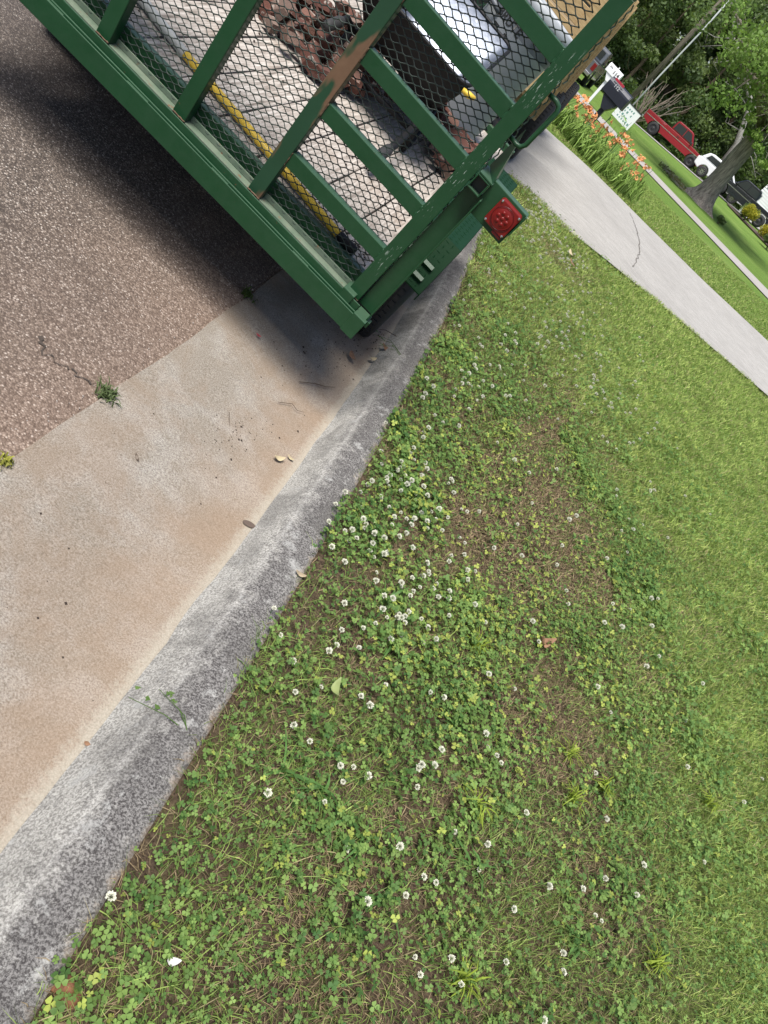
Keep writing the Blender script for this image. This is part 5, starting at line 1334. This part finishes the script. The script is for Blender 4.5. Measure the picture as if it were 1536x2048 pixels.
flat_leaf('dead_leaf', -.06, .832, .004, .014, .005, .5, M_dleaf, 'tiny tan husk in the gutter near the lower kerb', .4)
flat_leaf('dead_leaf', -.62, 7.45, .150, .16, .03, .3, M_pleaf, 'long pale dry husk on the lawn beyond the tail lamp', 2.2)
flat_leaf('dead_leaf', -.52, 7.2, .150, .15, .022, .3, M_dleaf, 'brown dry husk on the lawn beyond the tail lamp', 2.6)
def twig(pts, rad, lab):
    c = Vector(pts[0]); g = G(); g.tube([Vector(p) - c for p in pts], [rad] * (len(pts) - 1) + [rad * .4], 5); o = g.obj('twig', M_twig, None, loc=c); tag(o, lab, 'twig')
twig([(-.60, 2.42, .016), (-.565, 2.50, .017), (-.535, 2.545, .016), (-.515, 2.60, .016)], .0018, 'thin forked twig on the gutter below the trailer corner')
twig([(-.56, 2.21, .018), (-.53, 2.27, .020), (-.50, 2.27, .016), (-.48, 2.30, .015)], .0013, 'thin bent twig lying on the middle of the gutter')
twig([(-.575, 1.345, .02), (-.555, 1.335, .022), (-.54, 1.345, .02)], .0012, 'short curved twig on the gutter at left')
twig([(-.60, 1.95, .018), (-.56, 1.905, .018)], .0012, 'straight short twig on the gutter among soil crumbs')
twig([(-.70, 3.25, .02), (-.66, 3.33, .03), (-.60, 3.37, .035), (-.55, 3.42, .05)], .0018, 'pale curved twig in front of the trailer wheel')
twig([(-.76, 3.05, .02), (-.72, 3.12, .022), (-.71, 3.2, .02)], .002, 'dark twig beside the trailer wheel')
g = G(); rc = random.Random(77)
def crumb(x, y, z, s): g.add([(x - s, y, z), (x + s * .5, y - s * .8, z), (x + s, y + s * .4, z), (x - s * .2, y + s, z), (x, y, z + s * 1.1)], [(0, 1, 4), (1, 2, 4), (2, 3, 4), (3, 0, 4)])
for _ in range(420):
    q = rc.random()
    if q < .55: x, y = rc.gauss(-.66, .06), rc.gauss(3.0, .25)
    elif q < .75: x, y = rc.gauss(-.53, .05), rc.gauss(1.86, .10)
    else: x, y = rc.uniform(-.75, -.1), rc.uniform(.5, 3.0)
    u = float(kerb_x(y)) - x
    if .02 < u < .56: crumb(x, y, .030 * float(smooth(0, .585, u)) - .0005, abs(rc.gauss(.0016, .0016)) + .0006)
o = g.obj('gutter_crumbs', M_crumb); tag(o, 'dark soil crumbs scattered over the gutter concrete', 'soil', kind='stuff')
g = G(); rc = random.Random(78)
for _ in range(1500):                               # loose pale grit proud of the asphalt
    y = rc.uniform(.9, 4.0); u = .59 + abs(rc.gauss(0, .6)); x = float(kerb_x(y)) - u
    crumb(x, y, .030 + .022 * (u - .585) - .001, rc.uniform(.0012, .0034))
o = g.obj('road_grit', M_stone); tag(o, 'loose pale grit lying on the worn asphalt', 'grit', kind='stuff')
# dark crack line in the road
g = G(); rc = random.Random(5); cp = [(-1.03, 1.50), (-.97, 1.475), (-.92, 1.50), (-.87, 1.515), (-.82, 1.545)]
pts = []
for i in range(len(cp) - 1):
    for k in range(5): t_ = k / 5; pts.append((cp[i][0] * (1 - t_) + cp[i + 1][0] * t_ + rc.uniform(-.006, .006), cp[i][1] * (1 - t_) + cp[i + 1][1] * t_ + rc.uniform(-.012, .012), .0012 + .012 * max(0, .30 - (i * 5 + k) / 20) + .0035 * rc.random()))
for i in range(len(pts) - 1):
    (x0, y0, w0), (x1, y1, w1) = pts[i], pts[i + 1]; z0, z1 = .030 + .022 * (float(kerb_x(y0)) - x0 - .585) + .005, .030 + .022 * (float(kerb_x(y1)) - x1 - .585) + .005
    g.add([(x0, y0 - w0, z0), (x1, y1 - w1, z1), (x1, y1 + w1, z1), (x0, y0 + w0, z0)], [(0, 1, 2, 3)])
g.obj('crack', flat('damp_crack', (.05, .038, .030), .9, var=.6, scale=160), road)
# oval stain and a clod of clay
g = G(); g.lathe([(.017, 0), (.001, .0)], 20, Matrix.Diagonal((1.3, .7, 1)).to_4x4()); o = g.obj('stain', flat('dark_stain', (.09, .065, .052), .9), pan, loc=(-.25, 1.663, .0052)); o.rotation_euler = (0, 0, .6)
g = G(); rc = random.Random(6); n = 10
for i, (r_, z_) in enumerate(((.045, -.01), (.050, .008), (.036, .022), (.012, .028))):
    for k in range(n): t_ = 2 * math.pi * k / n; q = r_ * rc.uniform(.75, 1.2); g.v.append((q * math.cos(t_), q * math.sin(t_) * .7, z_ + rc.uniform(-.004, .004)))
for i in range(3):
    for k in range(n): g.f.append((i * n + k, i * n + (k + 1) % n, (i + 1) * n + (k + 1) % n, (i + 1) * n + k))
g.f.append(tuple(3 * n + k for k in range(n)))
o = g.obj('clay_clod', M_drysoil, None, smooth=True, loc=(.222, .475, .112)); o.scale = (.62, .62, .8); tag(o, 'red clay clod at the back of the kerb in the bottom left corner', 'clod')
